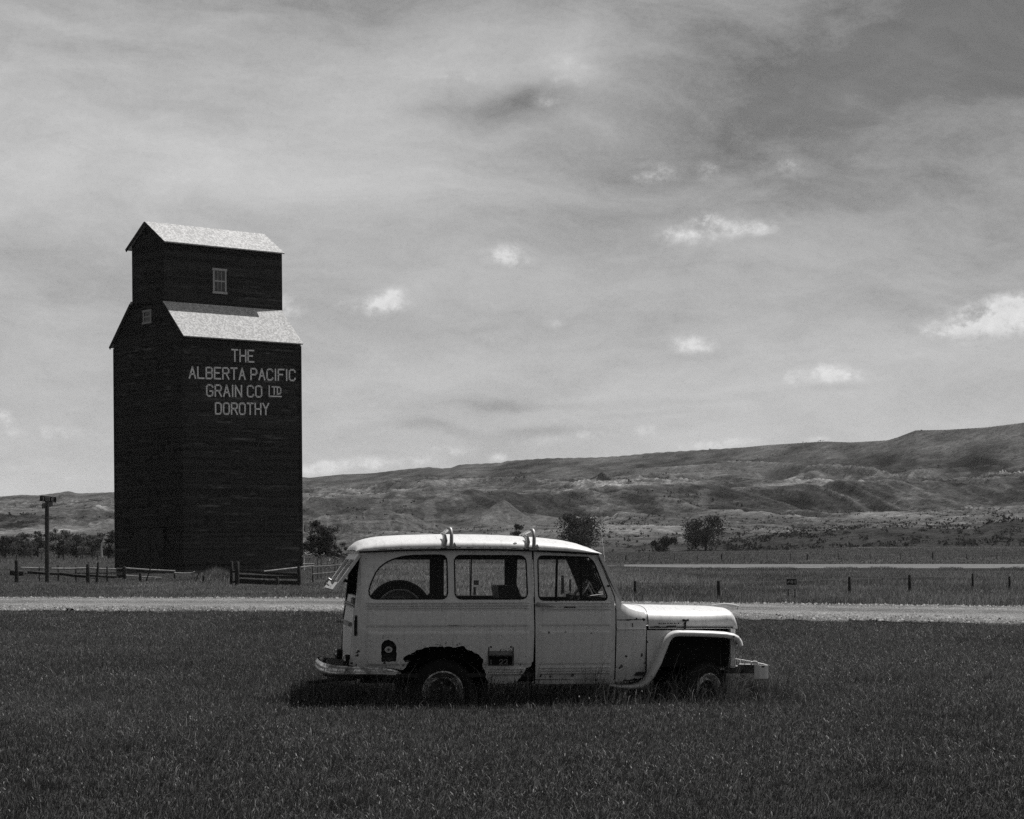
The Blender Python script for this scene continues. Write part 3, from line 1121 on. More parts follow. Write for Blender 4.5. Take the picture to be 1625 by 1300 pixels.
# ------------------------------------------------------------------ grain elevator
def build_elevator():
    th = R(40)
    Cp = Vector(((292 - CX) / F * 150.0, 150.0, -0.1))
    root = empty('grain_elevator', Cp)
    root.rotation_mode = 'QUATERNION'
    M = Matrix.Rotation(-0.0078, 3, 'Y') @ Matrix.Rotation(th, 3, 'Z')
    root.rotation_quaternion = M.to_quaternion()
    tag(root, 'tall black weathered wooden grain elevator with painted lettering and a cupola on its pitched roof', 'grain elevator')
    Mi = M.inverted()
    o_l = Mi @ (Vector((0, 0, EYE)) - Cp)

    def hit(px, py, face, off=0.0):
        d = Mi @ Vector(((px - CX) / F, 1.0, (HY - py) / F))
        k = (off - o_l.y) / d.y if face == 'right' else (off - o_l.x) / d.x
        p = o_l + d * k
        return (p.x, p.z) if face == 'right' else (p.y, p.z)

    w1 = hit(480, 890, 'right')[0]
    w2 = hit(183, 890, 'left')[0]
    ze = hit(291, 528, 'right')[1]
    t1 = hit(260.5, 430, 'left')[0]
    t2 = hit(209.5, 430, 'left')[0]
    zb = hit(262, 481, 'left')[1]
    sl = (zb - ze) / t1
    zc = hit(260, 381, 'left')[1] + 0.05
    tm = (t1 + t2) / 2
    zr = hit(228.5, 355, 'left')[1]
    slc = (zr - zc) / (tm - t1)
    # walls
    mb = MB()
    mb.prism([(0, 0.35), (w2, 0.35), (w2, ze), (t2, ze + sl * (w2 - t2)), (t1, zb), (0, ze)], 'x', 0, w1)
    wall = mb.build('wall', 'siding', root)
    mb = MB()
    mb.prism([(0.06, 0.0), (w2 - 0.06, 0.0), (w2 - 0.06, 0.35), (0.06, 0.35)], 'x', 0.06, w1 - 0.06)
    mb.build('foundation', 'concrete', root)
    mb = MB()
    zb2 = min(zb, ze + sl * (w2 - t2)) - 0.0
    mb.prism([(t1, zb + 0.002), (t2, zb + 0.002), (t2, zc), (tm, zr - 0.05), (t1, zc)], 'x', 0.0, w1)
    cup = mb.build('cupola_wall', 'siding', root)
    # roofs (slabs)
    ov = 0.34
    mb = MB()
    for sgn, ta, za, tb in ((1, 0, ze, t1), (-1, w2, ze, t2)):
        lo = (ta - sgn * ov, ze - ov * sl)
        hi = (tb - sgn * 0.004, ze + sl * abs(tb - ta) - 0.004)
        nx, nz = -sgn * sl / math.hypot(1, sl) * 0.11, 0.11 / math.hypot(1, sl)
        mb.prism([(lo[0] + 0.02 * nx, lo[1] + 0.02 * nz), hi, (hi[0], hi[1] + 0.11 * math.hypot(1, sl)), (lo[0] + nx, lo[1] + nz)], 'x', -0.13, w1 - 0.06)
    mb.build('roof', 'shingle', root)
    mb = MB()
    for sgn, ta in ((1, t1), (-1, t2)):
        lo = (ta - sgn * 0.42, zc - 0.42 * slc)
        hi = (tm, zr - 0.03)
        k = 0.10 * math.hypot(1, slc)
        mb.prism([lo, hi, (hi[0], hi[1] + k), (lo[0] - sgn * 0.03, lo[1] + k * 0.7)], 'x', -0.24, w1 - 0.06)
    mb.build('cupola_roof', 'shingle', root)
    # dark barge boards under the gable edges
    for (a, b) in ((0, 0),):
        for sgn, ta in ((1, t1), (-1, t2)):
            mb = MB()
            p = Vector((-0.262, ta - sgn * 0.42, zc - 0.42 * slc - 0.03))
            q = Vector((-0.262, tm, zr - 0.05))
            mb.obox(p, q, 0.04, 0.24)
            mb.build('barge_board', 'siding', root)
    for sgn, ta, tb in ((1, 0, t1), (-1, w2, t2)):
        mb = MB()
        p = Vector((-0.152, ta - sgn * ov, ze - ov * sl - 0.04))
        q = Vector((-0.152, tb - sgn * 0.05, ze + sl * abs(tb - ta) - 0.1))
        mb.obox(p, q, 0.04, 0.24)
        mb.build('barge_board', 'siding', root)
    # corner boards
    for y0, y1, x0, x1 in ((-0.03, 0.16, -0.035, -0.003), (-0.035, -0.003, -0.003, 0.16), (-0.035, -0.003, w1 - 0.16, w1 + 0.03), (w2 - 0.16, w2 + 0.03, -0.035, -0.003)):
        MB().box(x0, x1, y0, y1, 0.3, ze - 0.40).build('corner_board', 'siding', wall)

    # windows
    def window(x0, y0, x1, y1, face, parent, muntins, off=0.0):
        a = hit(x0, y1, face, off)
        b = hit(x1, y0, face, off)
        h0, h1 = min(a[0], b[0]), max(a[0], b[0])
        z0, z1 = a[1], b[1]
        fr = MB()
        pn = MB()
        fw = 0.13

        def bx(m, p0, p1, q0, q1, d0, d1):
            if face == 'right':
                m.box(p0, p1, off - d1, off - d0, q0, q1)
            else:
                m.box(-d1, -d0, p0, p1, q0, q1)
        bx(fr, h0, h0 + fw, z0 + fw, z1 - fw, .004, .07)
        bx(fr, h1 - fw, h1, z0 + fw, z1 - fw, .004, .07)
        bx(fr, h0 - .05, h1 + .05, z1 - fw, z1 + .03, .004, .09)
        bx(fr, h0 - .05, h1 + .05, z0 - .03, z0 + fw, .004, .11)
        zm = (z0 + z1) / 2
        bx(fr, h0 + fw, h1 - fw, zm - .05, zm + .05, .004, .06)
        for k in range(1, muntins + 1):
            c = h0 + fw + (h1 - h0 - 2 * fw) * k / (muntins + 1)
            bx(fr, c - .018, c + .018, z0 + fw, zm - .05, .004, .04)
            bx(fr, c - .018, c + .018, zm + .05, z1 - fw, .004, .04)
        w = fr.build('window', 'white_trim', parent)
        bx(pn, h0 + fw, h1 - fw, z0 + fw, z1 - fw, .002, .02)
        pn.build('pane', 'dark_pane', w)
    window(337.5, 428, 358.5, 465, 'right', cup, 2, t1)
    window(228, 491.5, 240.5, 514.5, 'left', wall, 1)
    # sliding door on the drive-through side with its track
    (a0, zt), (a1, _) = hit(261, 838, 'left'), hit(215, 838, 'left')
    m0, m1 = min(a0, a1), max(a0, a1)
    d = MB()
    md = (m0 + m1) / 2
    for p0, p1 in ((m0, md - .03), (md + .03, m1)):
        d.box(-.06, -.003, p0, p1, 0.3, zt)
        for q in (p0 + .09, p1 - .09):
            d.box(-.10, -.062, q - .08, q + .08, 0.32, zt - .02)
        d.obox((-.082, p0 + .2, 0.5), (-.082, p1 - .2, zt - .2), .16, .036, up=(1, 0, 0))
    dr = d.build('door', 'door_wood', wall)
    t = MB()
    t0 = hit(282, 833, 'left')[0]
    t3 = hit(196, 833, 'left')[0]
    t.box(-.14, -.003, min(t0, t3), max(t0, t3), zt + .06, zt + .24)
    t.build('door_track', 'siding', wall)
    # painted lettering, one part per line
    def line(txt, x0, yt0, yb0, x1, yt1):
        p00 = hit(x0, yb0, 'right')
        p10 = hit(x1, yb0 + (yt1 - yt0), 'right')
        p01 = hit(x0, yt0, 'right')
        f = Frame((p00[0], -.012, p00[1]), (p10[0], -.012, p10[1]), (p00[0], -.012, p01[1]), (0, -1, 0))
        m = MB()
        lay_text(m, txt, f, 0.112, 0.012)
        m.build('lettering', 'letter_paint', wall)
    line('THE', 368, 555, 573, 402.5, 556.5)
    line('ALBERTA PACIFIC', 300.5, 582.5, 600, 468, 586.5)
    line('GRAIN CO', 328, 611, 628.5, 415, 612.5)
    line('DOROTHY', 342, 639.5, 657, 426, 640.5)
    m = MB()
    f = Frame(*[(hit(x, y, 'right')[0], -.012, hit(x, y, 'right')[1]) for x, y in ((427, 629), (446, 629.5), (427, 613))], (0, -1, 0))
    for a, b in (((0, 1), (0, 0)), ((0, 0), (1, 0)), ((.25, .95), (.58, .95)), ((.415, .95), (.415, .24)),
                 ((.68, .95), (.68, .24)), ((.68, .95), (.9, .9)), ((.9, .9), (.97, .75)), ((.97, .75), (.97, .42)), ((.97, .42), (.9, .28)), ((.9, .28), (.68, .24))):
        pa, pb = f(*a), f(*b)
        dd = (pb - pa)
        e = dd.normalized() * .05
        m.obox(pa - e, pb + e, .012, .095, up=Vector((0, -1, 0)).cross(dd))
    m.build('lettering', 'letter_paint', wall)


build_elevator()


# ------------------------------------------------------------------ the old wagon
def PL(px, py, l=0.0):
    """photo pixel -> (u, z) in the wagon's own side plane at lateral distance l behind the near side"""
    k = (px - CX) / F
    u = (k * (JP_O[1] + l * cps) - JP_O[0] + l * sps) / (cps - k * sps)
    Y = JP_O[1] + u * sps + l * cps
    return u, EYE - (py - HY) * Y / F


def PLs(pts, l=0.0):
    return [PL(x, y, l) for x, y in pts]


def inside(pt, poly):
    x, y = pt
    c = False
    j = len(poly) - 1
    for i in range(len(poly)):
        xi, yi = poly[i]
        xj, yj = poly[j]
        if (yi > y) != (yj > y) and x < (xj - xi) * (y - yi) / (yj - yi) + xi:
            c = not c
        j = i
    return c


def densify(poly, step=0.03):
    out = []
    for i, a in enumerate(poly):
        b = poly[(i + 1) % len(poly)]
        n = max(1, int(math.hypot(b[0] - a[0], b[1] - a[1]) / step))
        for k in range(n):
            out.append((a[0] + (b[0] - a[0]) * k / n, a[1] + (b[1] - a[1]) * k / n))
    return out


def round_corners(poly, r, n=5):
    """fillet every corner of a polygon"""
    out = []
    m = len(poly)
    for i in range(m):
        p, a, b = Vector(poly[i]), Vector(poly[i - 1]), Vector(poly[(i + 1) % m])
        d1, d2 = (a - p), (b - p)
        rr = min(r, d1.length * .45, d2.length * .45)
        s, e = p + d1.normalized() * rr, p + d2.normalized() * rr
        for k in range(n + 1):
            t = k / n
            out.append(tuple(s * (1 - t) ** 2 + p * 2 * t * (1 - t) + e * t * t))
    return out


def sheet(name, outer, holes, yfun, mats, parent, thick=0.04, du=0.04, dv=0.022, zrows=(), mirror=None, inner=True):
    """pressed sheet-metal panel: outline with holes, bent by yfun(u, z); mats = outer, inner, edge"""
    outer = densify(outer)
    holes = [densify(h, 0.02) for h in holes]
    pts, edges = [], []
    for loop in [outer] + holes:
        s = len(pts)
        pts += loop
        edges += [(s + i, s + (i + 1) % len(loop)) for i in range(len(loop))]
    nb = len(pts)
    B = np.array(pts)
    us = np.arange(B[:, 0].min(), B[:, 0].max(), du)
    zs = sorted(set([round(z, 4) for z in np.arange(B[:, 1].min(), B[:, 1].max(), dv)] + [round(z, 4) for z in zrows]))
    for iz, z in enumerate(zs):
        for u in us:
            q = (u, z)
            if np.min((B[:, 0] - q[0]) ** 2 + (B[:, 1] - q[1]) ** 2) < 0.006 ** 2:
                continue
            if inside(q, outer) and not any(inside(q, h) for h in holes):
                pts.append(q)
    res = delaunay_2d_cdt([Vector(p) for p in pts], edges, [], 0, 1e-6)
    V = [tuple(v) for v in res[0]]
    tris = []
    for f in res[2]:
        c = (sum(V[i][0] for i in f) / len(f), sum(V[i][1] for i in f) / len(f))
        if inside(c, outer) and not any(inside(c, h) for h in holes):
            # facing -y
            a, b, d = (V[i] for i in f[:3])
            area = (b[0] - a[0]) * (d[1] - a[1]) - (b[1] - a[1]) * (d[0] - a[0])
            tris.append(tuple(f) if area > 0 else tuple(reversed(f)))
    verts = [(u, yfun(u, z), z) for u, z in V]
    faces = list(tris)
    mi = [0] * len(tris)
    n = len(V)
    if inner:
        verts += [(u, yfun(u, z) + thick, z) for u, z in V]
        faces += [tuple(i + n for i in reversed(f)) for f in tris]
        mi += [1] * len(tris)
        cnt = {}
        for f in tris:
            for i in range(len(f)):
                e = (f[i], f[(i + 1) % len(f)])
                cnt[e] = 1
        for (a, b) in list(cnt):
            if (b, a) not in cnt:
                faces.append((b, a, a + n, b + n))
                mi.append(2)
    if mirror is not None:
        verts = [(x, 2 * mirror - y, z) for x, y, z in verts]
        faces = [tuple(reversed(f)) for f in faces]
    o = mk(name, verts, faces, mats, parent, True, mi)
    o.data.set_sharp_from_angle(angle=R(40))
    return o


MID = 0.80     # lateral distance from the near side to the centre line
ZC = PL(850, 999)[1]
ZB = PL(850, 954)[1]


def tumble(u, z):
    y = 0.0
    if z > ZC:
        y += (z - ZC) * 0.05
    else:
        y += (ZC - z) * 0.125 + (ZC - z) ** 2 * 0.05
    if z > ZB:
        y += (z - ZB) * 0.10
    return y


def rib(z, zc, half, depth):
    t = abs(z - zc) / half
    return depth * (1 - t) if t < 1 else 0.0


def make_yfun(ribs, boxes, rear=None):
    """ribs: (u0, u1, z); boxes: (u0, u1, z0, z1) embossed outlines"""
    def f(u, z):
        y = tumble(u, z)
        for u0, u1, zc in ribs:
            if u0 < u < u1:
                y -= rib(z, zc, 0.012, 0.024)
        for u0, u1, z0, z1 in boxes:
            d = max(u0 - u, u - u1, z0 - z, z - z1)
            # raised field with a rolled border
            y -= 0.016 * max(0.0, min(1.0, (0.009 - d) / 0.018))
        if rear is not None:
            r = 0.07
            d = u - rear(z)
            if d < r:
                d = max(d, 0)
                y += r - math.sqrt(max(r * r - (r - d) ** 2, 0))
        return y
    return f


def jag(pts, amp, step=0.018, seed=1):
    """ragged rusted edge along an open polyline"""
    rr = random.Random(seed)
    out = []
    for a, b in zip(pts, pts[1:]):
        n = max(1, int(math.hypot(b[0] - a[0], b[1] - a[1]) / step))
        for k in range(n):
            t = k / n
            j = amp if k else amp * .4
            out.append((a[0] + (b[0] - a[0]) * t + rr.uniform(-j, j), a[1] + (b[1] - a[1]) * t + rr.uniform(-j, j)))
    out.append(pts[-1])
    return out


def loft(name, sections, mats, parent, caps=False):
    """sections: list of equal-length lists of 3-D points"""
    v = [p for s in sections for p in s]
    m = len(sections[0])
    f = []
    for i in range(len(sections) - 1):
        for k in range(m - 1):
            f.append((i * m + k, i * m + k + 1, (i + 1) * m + k + 1, (i + 1) * m + k))
    if caps:
        f.append(tuple(range(m)))
        f.append(tuple((len(sections) - 1) * m + k for k in reversed(range(m))))
    o = mk(name, v, f, mats, parent, True)
    bm = bmesh.new()
    bm.from_mesh(o.data)
    bmesh.ops.recalc_face_normals(bm, faces=bm.faces)
    bm.to_mesh(o.data)
    bm.free()
    o.data.set_sharp_from_angle(angle=R(50))
    return o


def build_wagon():
    root = empty('station_wagon', (JP_O[0], JP_O[1], 0))
    root.rotation_euler = (0, 0, PSI)
    tag(root, 'abandoned pale vintage station wagon with rusted wheel arch and open rear hatch in grass', 'car')
    SK = ['old_paint', 'interior', 'rubber']
    # ---- openings
    q_win = PLs([(586.5, 944), (586, 937), (588, 929), (591.5, 920.5), (597, 909), (603, 901), (609, 896), (616, 891.5), (624, 888), (633, 885), (643, 883),
                 (657, 881.5), (680, 881), (702, 881), (707, 882.5), (710, 886.5), (710.8, 892), (711, 941), (709.5, 946.5), (705.5, 950), (700, 951), (596, 951), (590, 949.5)])
    m_win = round_corners(PLs([(722.5, 881.5), (836.5, 882), (838, 951), (722.5, 951)]), 0.075)
    d_win = round_corners(PLs([(855.3, 882), (937, 884.5), (945, 893), (964.5, 947), (962, 953), (855.3, 953)]), 0.065)
    rear_edge = [(574, 876), (569.5, 910), (566, 947), (562, 976), (560, 1005), (558, 1036), (555, 1056)]
    re_uz = PLs(rear_edge)[::-1]

    def rear_u(z):
        return float(np.interp(z, [p[1] for p in re_uz], [p[0] for p in re_uz]))
    U = lambda x, y=1000: PL(x, y)[0]
    Z = lambda y, x=800: PL(x, y)[1]
    rust_corner = jag(PLs([(847.5, 1050), (845, 1052), (843, 1059), (836, 1060), (831, 1070), (826, 1077), (820, 1084)]), 0.008, seed=3)
    arch = jag(PLs([(776, 1085), (773.5, 1078), (771, 1066), (766, 1054), (767.5, 1047), (762, 1041), (754, 1037), (748, 1033), (740, 1029.5), (737, 1025.5),
                    (731, 1025.5), (725, 1027), (715, 1026.5), (700, 1026.5), (680, 1027.5), (664, 1031), (655, 1036), (645, 1041), (640.5, 1046), (643, 1052), (650, 1050.5), (645, 1059), (639, 1064)]), 0.007, seed=5)
    outline = PLs([(574, 876), (700, 872.5), (846, 874.5), (848, 1005)]) + rust_corner + PLs([(800, 1086)]) + arch + PLs([(624, 1061), (566, 1058.5), (555, 1056), (558, 1036), (560, 1005), (562, 976), (566, 947), (569.5, 910)])
    f_out = [(606, 1051), (605, 1030), (606, 1022), (610, 1017), (616.5, 1015), (623, 1017.5), (628, 1023), (629.5, 1031), (629.5, 1050)]
    filler = jag(PLs(f_out) + PLs([f_out[0]]), 0.004, seed=9)[:-1]
    p_hole = PLs([(775.5, 1041.5), (813.5, 1041.5), (813.5, 1056), (776, 1056)])
    ribs = [(U(585), U(838), Z(y)) for y in (956.4, 960.6, 964.7)] + [(U(778), U(836), Z(y)) for y in (1062.7, 1066.7, 1070.5)]
    boxes = [(U(583), U(838), Z(993.5), Z(969.5)), (U(583), U(840), Z(1054), Z(1002.5))]
    zr_ = sorted({round(z + d, 4) for _, _, z in ribs for d in (-.013, -.0065, 0, .0065, .013)} | {round(b + d, 4) for bx in boxes for b in bx[2:] for d in (-.010, 0, .010)})
    yq = make_yfun(ribs, boxes, rear_u)
    body = sheet('body', outline, [q_win, m_win, filler, p_hole], yq, SK, root, zrows=zr_)
    arch_f = PLs([(776, 1085), (773, 1074), (768, 1060), (756, 1045), (738, 1034), (715, 1028), (692, 1028), (670, 1036), (655, 1048), (645, 1060), (640, 1064)])
    outline_f = PLs([(574, 876), (700, 872.5), (846, 874.5), (848, 1005), (849, 1086)]) + arch_f + PLs([(624, 1061), (566, 1058.5), (555, 1056), (558, 1036), (560, 1005), (562, 976), (566, 947), (569.5, 910)])
    sheet('body', outline_f, [q_win, m_win], yq, SK, root, zrows=zr_, mirror=MID)
    # ---- front doors
    dout = PLs([(849, 875.5), (949.5, 881), (956, 898), (975, 948), (976.5, 968), (977, 1079.5), (851.5, 1079), (850, 1005)])
    dr = [(U(858), U(967), Z(y)) for y in (957.4, 962.5, 967)] + [(U(858), U(968), Z(y)) for y in (1060.8, 1065.6, 1070)]
    db = [(U(856), U(967), Z(993), Z(970.5)), (U(857.5), U(968), Z(1055), Z(1002.8))]
    zd = sorted({round(z + d, 4) for _, _, z in dr for d in (-.013, -.0065, 0, .0065, .013)} | {round(b + d, 4) for bx in db for b in bx[2:] for d in (-.010, 0, .010)})
    yd = make_yfun(dr, db)
    door = sheet('door', dout, [d_win], yd, SK, root, zrows=zd)
    door_far = sheet('door', dout, [d_win], yd, SK, root, zrows=zd, mirror=MID)
    for d_, mir in ((door, False), (door_far, True)):
        m = MB()
        fy = (lambda y: 2 * MID - y) if mir else (lambda y: y)
        a, b = PL(849.5, 960), PL(877, 961.3)
        yy = tumble(0, a[1])
        m.tube([(a[0] + .03, fy(yy - .0), a[1]), (a[0] + .03, fy(yy - .05), a[1]), (a[0] + .06, fy(yy - .058), a[1] - .004), (b[0] - .02, fy(yy - .058), b[1] - .002), (b[0], fy(yy - .04), b[1])], [.014, .014, .012, .010, .009], 8)
        m.lathe([(0.0, 0), (.026, 0), (.026, .014), (0, .014)], (a[0] + .03, fy(yy) - .007, a[1]), 'y', 14)
        m.build('door_handle', 'dull_metal', d_, True)
        # vent-window bar and glass
        m = MB()
        a, b = PL(923.2, 884), PL(923.2, 953)
        m.obox((a[0], fy(tumble(0, a[1]) + .02), a[1]), (b[0], fy(tumble(0, b[1]) + .02), b[1]), .02, .024, up=(1, 0, 0))
        m.build('window_bar', 'rubber', d_)
    # chips in the near door ribs
    m = MB()
    for x0, x1, y in ((895.5, 913.5, 963.0),):
        a, b = PL(x0, y), PL(x1, y)
        m.box(a[0], b[0], yd((a[0] + b[0]) / 2, a[1]) - .002, yd(a[0], a[1]) + .003, a[1] - .009, a[1] + .007)
    m.build_each('rust_scar', 'rust', door)
    # ---- glass
    def pane(poly, l, name='window', mirror=False, parent=root):
        v = []
        for u, z in poly:
            y = tumble(u, z) + l
            v.append((u, 2 * MID - y if mirror else y, z))
        mk(name, v, [tuple(range(len(v)))], 'window_glass', parent)
    for mir in (False, True):
        pane(q_win, .02, 'window', mir, body)
        pane(m_win, .02, 'window', mir, body)
        pane(d_win, .012, 'window', mir, door_far if mir else door)
    # black rubber seals round the openings
    for op in (q_win, m_win, d_win):
        for mir in (False, True):
            m = MB()
            loop = [(u, (2 * MID - tumble(u, z) - .004) if mir else tumble(u, z) + .004, z) for u, z in op]
            m.tube(loop + [loop[0]], .0085, 6, cap=False)
            m.build('window_seal', 'rubber', (door_far if mir else door) if op is d_win else body, True)
    # sliding-glass divider in the middle window
    m = MB()
    a, b = PL(778.5, 882), PL(778.5, 951)
    m.obox((a[0], 2 * MID - tumble(0, a[1]) - .02, a[1]), (b[0], 2 * MID - tumble(0, b[1]) - .02, b[1]), .012, .012, up=(1, 0, 0))
    m.build('window_bar', 'rubber', body)
    # ---- sill
    m = MB()
    a, b = PL(851.5, 1080.5), PL(978, 1087)
    yy = tumble(0, a[1]) + .004
    m.prism([(yy, a[1]), (yy + .004, b[1] + .01), (yy + .02, b[1]), (yy + .09, b[1]), (yy + .09, a[1])], 'x', a[0], b[0])
    m.prism([(2 * MID - y, z) for y, z in [(yy, a[1]), (yy + .004, b[1] + .01), (yy + .02, b[1]), (yy + .09, b[1]), (yy + .09, a[1])]], 'x', a[0], b[0])
    m.build_each('sill', 'old_paint', root)
    # ---- A-pillar and cowl side
    cow = PLs([(951.2, 879), (955, 888), (968, 923), (983, 951), (990, 959.5), (1000, 966), (1012, 970), (1026.5, 972), (1027.2, 1000), (1027.5, 1066)]) + \
        jag(PLs([(1024, 1076), (1019, 1078), (1010, 1077), (1003, 1080), (996, 1079), (989, 1082.5)]), .006, seed=8) + PLs([(979, 1083), (978.5, 968), (976.7, 947), (958, 897), (952.3, 882)])
    zcow = PL(1000, 985)[1]

    def ycow(u, z):
        y = tumble(u, z) if z < ZC else min(tumble(u, z), (z - ZC) * .05 + max(0, z - ZB) * .10)
        k = max(0.0, min(1.0, (u - PL(980, 960)[0]) / (PL(1027, 960)[0] - PL(980, 960)[0])))
        y += 0.05 * k * k
        if z > zcow:
            y += k * (z - zcow) ** 2 * 6.0
        # moulding and rust seam
        y -= rib(z, PL(1000, 998.6)[1], .014, .011) * (1 if PL(981, 998)[0] < u < PL(1026, 998)[0] else 0)
        return y
    zz = PL(1000, 998.6)[1]
    for mir in (None, MID):
        sheet('cowl_side', cow, [], ycow, SK, root, zrows=[zz - .014, zz, zz + .014], mirror=mir)
    m = MB()
    rr = random.Random(4)
    for x0, x1, y in ((979, 1000, 984), (1000, 1026, 983.6)):
        a, b = PL(x0, y), PL(x1, y)
        n = 8
        for k in range(n):
            u0, u1 = a[0] + (b[0] - a[0]) * k / n, a[0] + (b[0] - a[0]) * (k + .9) / n
            h = rr.uniform(.003, .008)
            z = a[1] + (b[1] - a[1]) * k / n
            y_ = ycow((u0 + u1) / 2, z)
            m.box(u0, u1, y_ - .002, y_ + .004, z - h, z + h)
    for x, y, w, h in ((995, 1042, 2, 2), (1020.5, 1040, 2, 3.5), (1004, 992, 1, 5), (1023, 983.5, 3, 2.4), (1011, 982, 2, 1.6), (970, 1036.5, .8, .8), (962, 1037.5, .6, .6)):
        (a, z0), (b, z1) = PL(x - w, y + h), PL(x + w, y - h)
        y_ = (ycow if x > 978 else yd)((a + b) / 2, (z0 + z1) / 2)
        cxu, czu = (a + b) / 2, (z0 + z1) / 2
        poly = [(cxu + (b - a) / 2 * math.cos(t) * rr.uniform(.6, 1.1), czu + (z1 - z0) / 2 * math.sin(t) * rr.uniform(.6, 1.1)) for t in np.linspace(0, 2 * math.pi, 10)[:-1]]
        m.prism(poly, 'y', y_ - .003, y_ + .004)
    m.build_each('rust_scar', 'rust', root)

    # ---- cowl top and hood as lofted shells
    def shell(u, hw, zb, zt, n, N=33, skirt=0.0):
        pts = []
        for k in range(N):
            t = -1 + 2 * k / (N - 1)
            s = math.copysign(abs(math.sin(t * math.pi / 2)) ** (2.0 / n), t)
            c = max(math.cos(t * math.pi / 2), 0) ** (2.0 / n)
            pts.append((u, MID + hw * s, zb + (zt - zb) * c))
        return pts
    secs = []
    for x, zt, hw, n in ((958, 968, .765, 9), (974, 960, .77, 8), (986, 958.2, .775, 6), (996, 958.4, .77, 5), (1006, 958.8, .76, 4.4), (1016, 959.2, .75, 3.9), (1027.4, 959.6, .738, 3.6)):
        secs.append(shell(PL(x, 960, .06)[0], hw, PL(x, 990)[1], PL(x, zt, .8)[1], n))
    loft('cowl', secs, 'old_paint', root)
    secs = []
    for x, zt, hw, n in ((1028.6, 959.4, .740, 3.6), (1050, 959.8, .725, 3.5), (1080, 960.3, .70, 3.4), (1110, 961, .675, 3.3), (1140, 961.8, .65, 3.6), (1154, 962.4, .64, 4.0),
                         (1160, 963.2, .635, 4.2), (1164.5, 966, .63, 4.2), (1167.5, 971, .625, 4), (1169.3, 978, .62, 3.8), (1170.5, 988, .62, 3.6), (1170.8, 998, .62, 3.4)):
        zb = PL(x, 998.6)[1]
        zt_ = PL(x, zt, .8)[1]
        secs.append(shell(PL(x, 970, .08 + .10 * min(1, max(0, (x - 1028) / 130)))[0], hw, zb, max(zt_, zb + .004), n))
    hood = loft('hood', secs, 'old_paint', root)
    # hood details: badge holes, catch, bead, nose ornament
    yh = lambda x: MID - float(np.interp(x, [1028, 1080, 1140, 1168], [.74, .70, .65, .625]))
    m = MB()
    for x in (1046, 1049, 1053, 1055.5, 1060, 1064, 1066.5, 1070, 1073, 1077):
        (a, z0), (b, z1) = PL(x - .7, 990.2, yh(x)), PL(x + .7, 988.6, yh(x))
        m.box(a, b, yh(x) - .010, yh(x) + .03, z0, z1)
    (a, z0), (b, z1) = PL(1058, 994.6, .06), PL(1074, 993.2, .06)
    m.box(a, b, yh(1066) - .008, yh(1066) + .02, z0, z1)
    (a, z0), (b, z1) = PL(1038, 994.8, .06), PL(1046, 993.8, .06)
    m.box(a, b, yh(1042) - .008, yh(1042) + .02, z0, z1)
    (a, z0), (b, z1) = PL(1086, 999, .06), PL(1091, 988, .06)
    m.box(a + .008, b - .008, yh(1088) - .012, yh(1088) + .02, z0, z1)
    m.build_each('rust_scar', 'rust', hood)
    m = MB()
    a = PL(1089, 986, .06)
    m.tube([(a[0] - .03, yh(1089) - .012, a[1] + .012), (a[0], yh(1089) - .03, a[1] + .006), (a[0] + .03, yh(1089) - .012, a[1] + .012)], .012, 8)
    m.tube([(a[0], yh(1089) - .026, a[1]), (a[0] - .004, yh(1089) - .02, a[1] - .05)], .008, 6)
    m.build('hood_catch', 'rubber', hood, True)
    m = MB()
    (a, z0), (b, z1) = PL(1031, 995.2, .08), PL(1164, 996.2, .14)
    m.obox((a, yh(1031) - .010, z0), (b, yh(1164) - .014, z1), .012, .010)
    m.build('hood_bead', 'rubber', hood)
    m = MB()
    (a, z0) = PL(1130, 959.6, .8)
    (b, z1) = PL(1171.5, 962.8, .8)
    m.tube([(a, MID, z0 - .006), ((a + b) / 2, MID, z0 + .002), (b - .05, MID, z1 + .012), (b, MID, z1 + .004), (b - .02, MID, z1 - .03)], [.008, .014, .017, .013, .010], 8)
    m.build('hood_ornament', 'pale_metal', hood, True)
    # dark gap under the hood, inner fender, engine bay
    m = MB()
    (a, z0), (b, z1) = PL(1036, 1004, .2), PL(1160, 999.5, .2)
    m.box(a, b, .26, 1.34, .35, z1)
    m.build('engine_bay', 'black_gap', root)
    # ---- front fenders: flat top with rolled lip, swept down to the sill
    path = [(966, 1087.6), (985, 1090.4), (1004, 1090.6), (1017, 1088), (1026.5, 1081.5), (1034, 1071), (1044.5, 1051), (1053, 1029), (1059, 1015.5), (1064, 1009.2), (1070, 1006), (1078, 1005),
            (1100, 1005.3), (1130, 1006.3), (1152, 1007.6), (1164, 1009.8), (1170, 1013), (1174, 1018.5), (1175.5, 1025)]
    P = PLs(path)
    for mir in (False, True):
        secs = []
        for i, p in enumerate(P):
            d = Vector(P[min(i + 1, len(P) - 1)]) - Vector(P[max(i - 1, 0)])
            d.normalize()
            nn = Vector((-d.y, d.x))
            half = (.012, .018, .022, .026, .030, .033, .034, .033, .031)[i] if i < 9 else .030
            fade = min(1.0, i / 4)
            prof = [(.34, 1.0), (.12, 1.0), (.02, 1.0), (-.02, .80), (-.042, .35), (-.048, -.1), (-.042, -.6), (-.03, -1.0), (-.005, -1.05), (.004, -.95)]
            sec = []
            for lat, o in prof:
                lat = lat * (0.35 + .65 * fade) if lat > 0 else lat
                y = lat + .02 * (1 - fade) + .01
                q = Vector(p) + nn * half * o
                sec.append((q.x, 2 * MID - y if mir else y, q.y))
            secs.append(sec)
        fd = loft('fender', secs, 'old_paint', root)
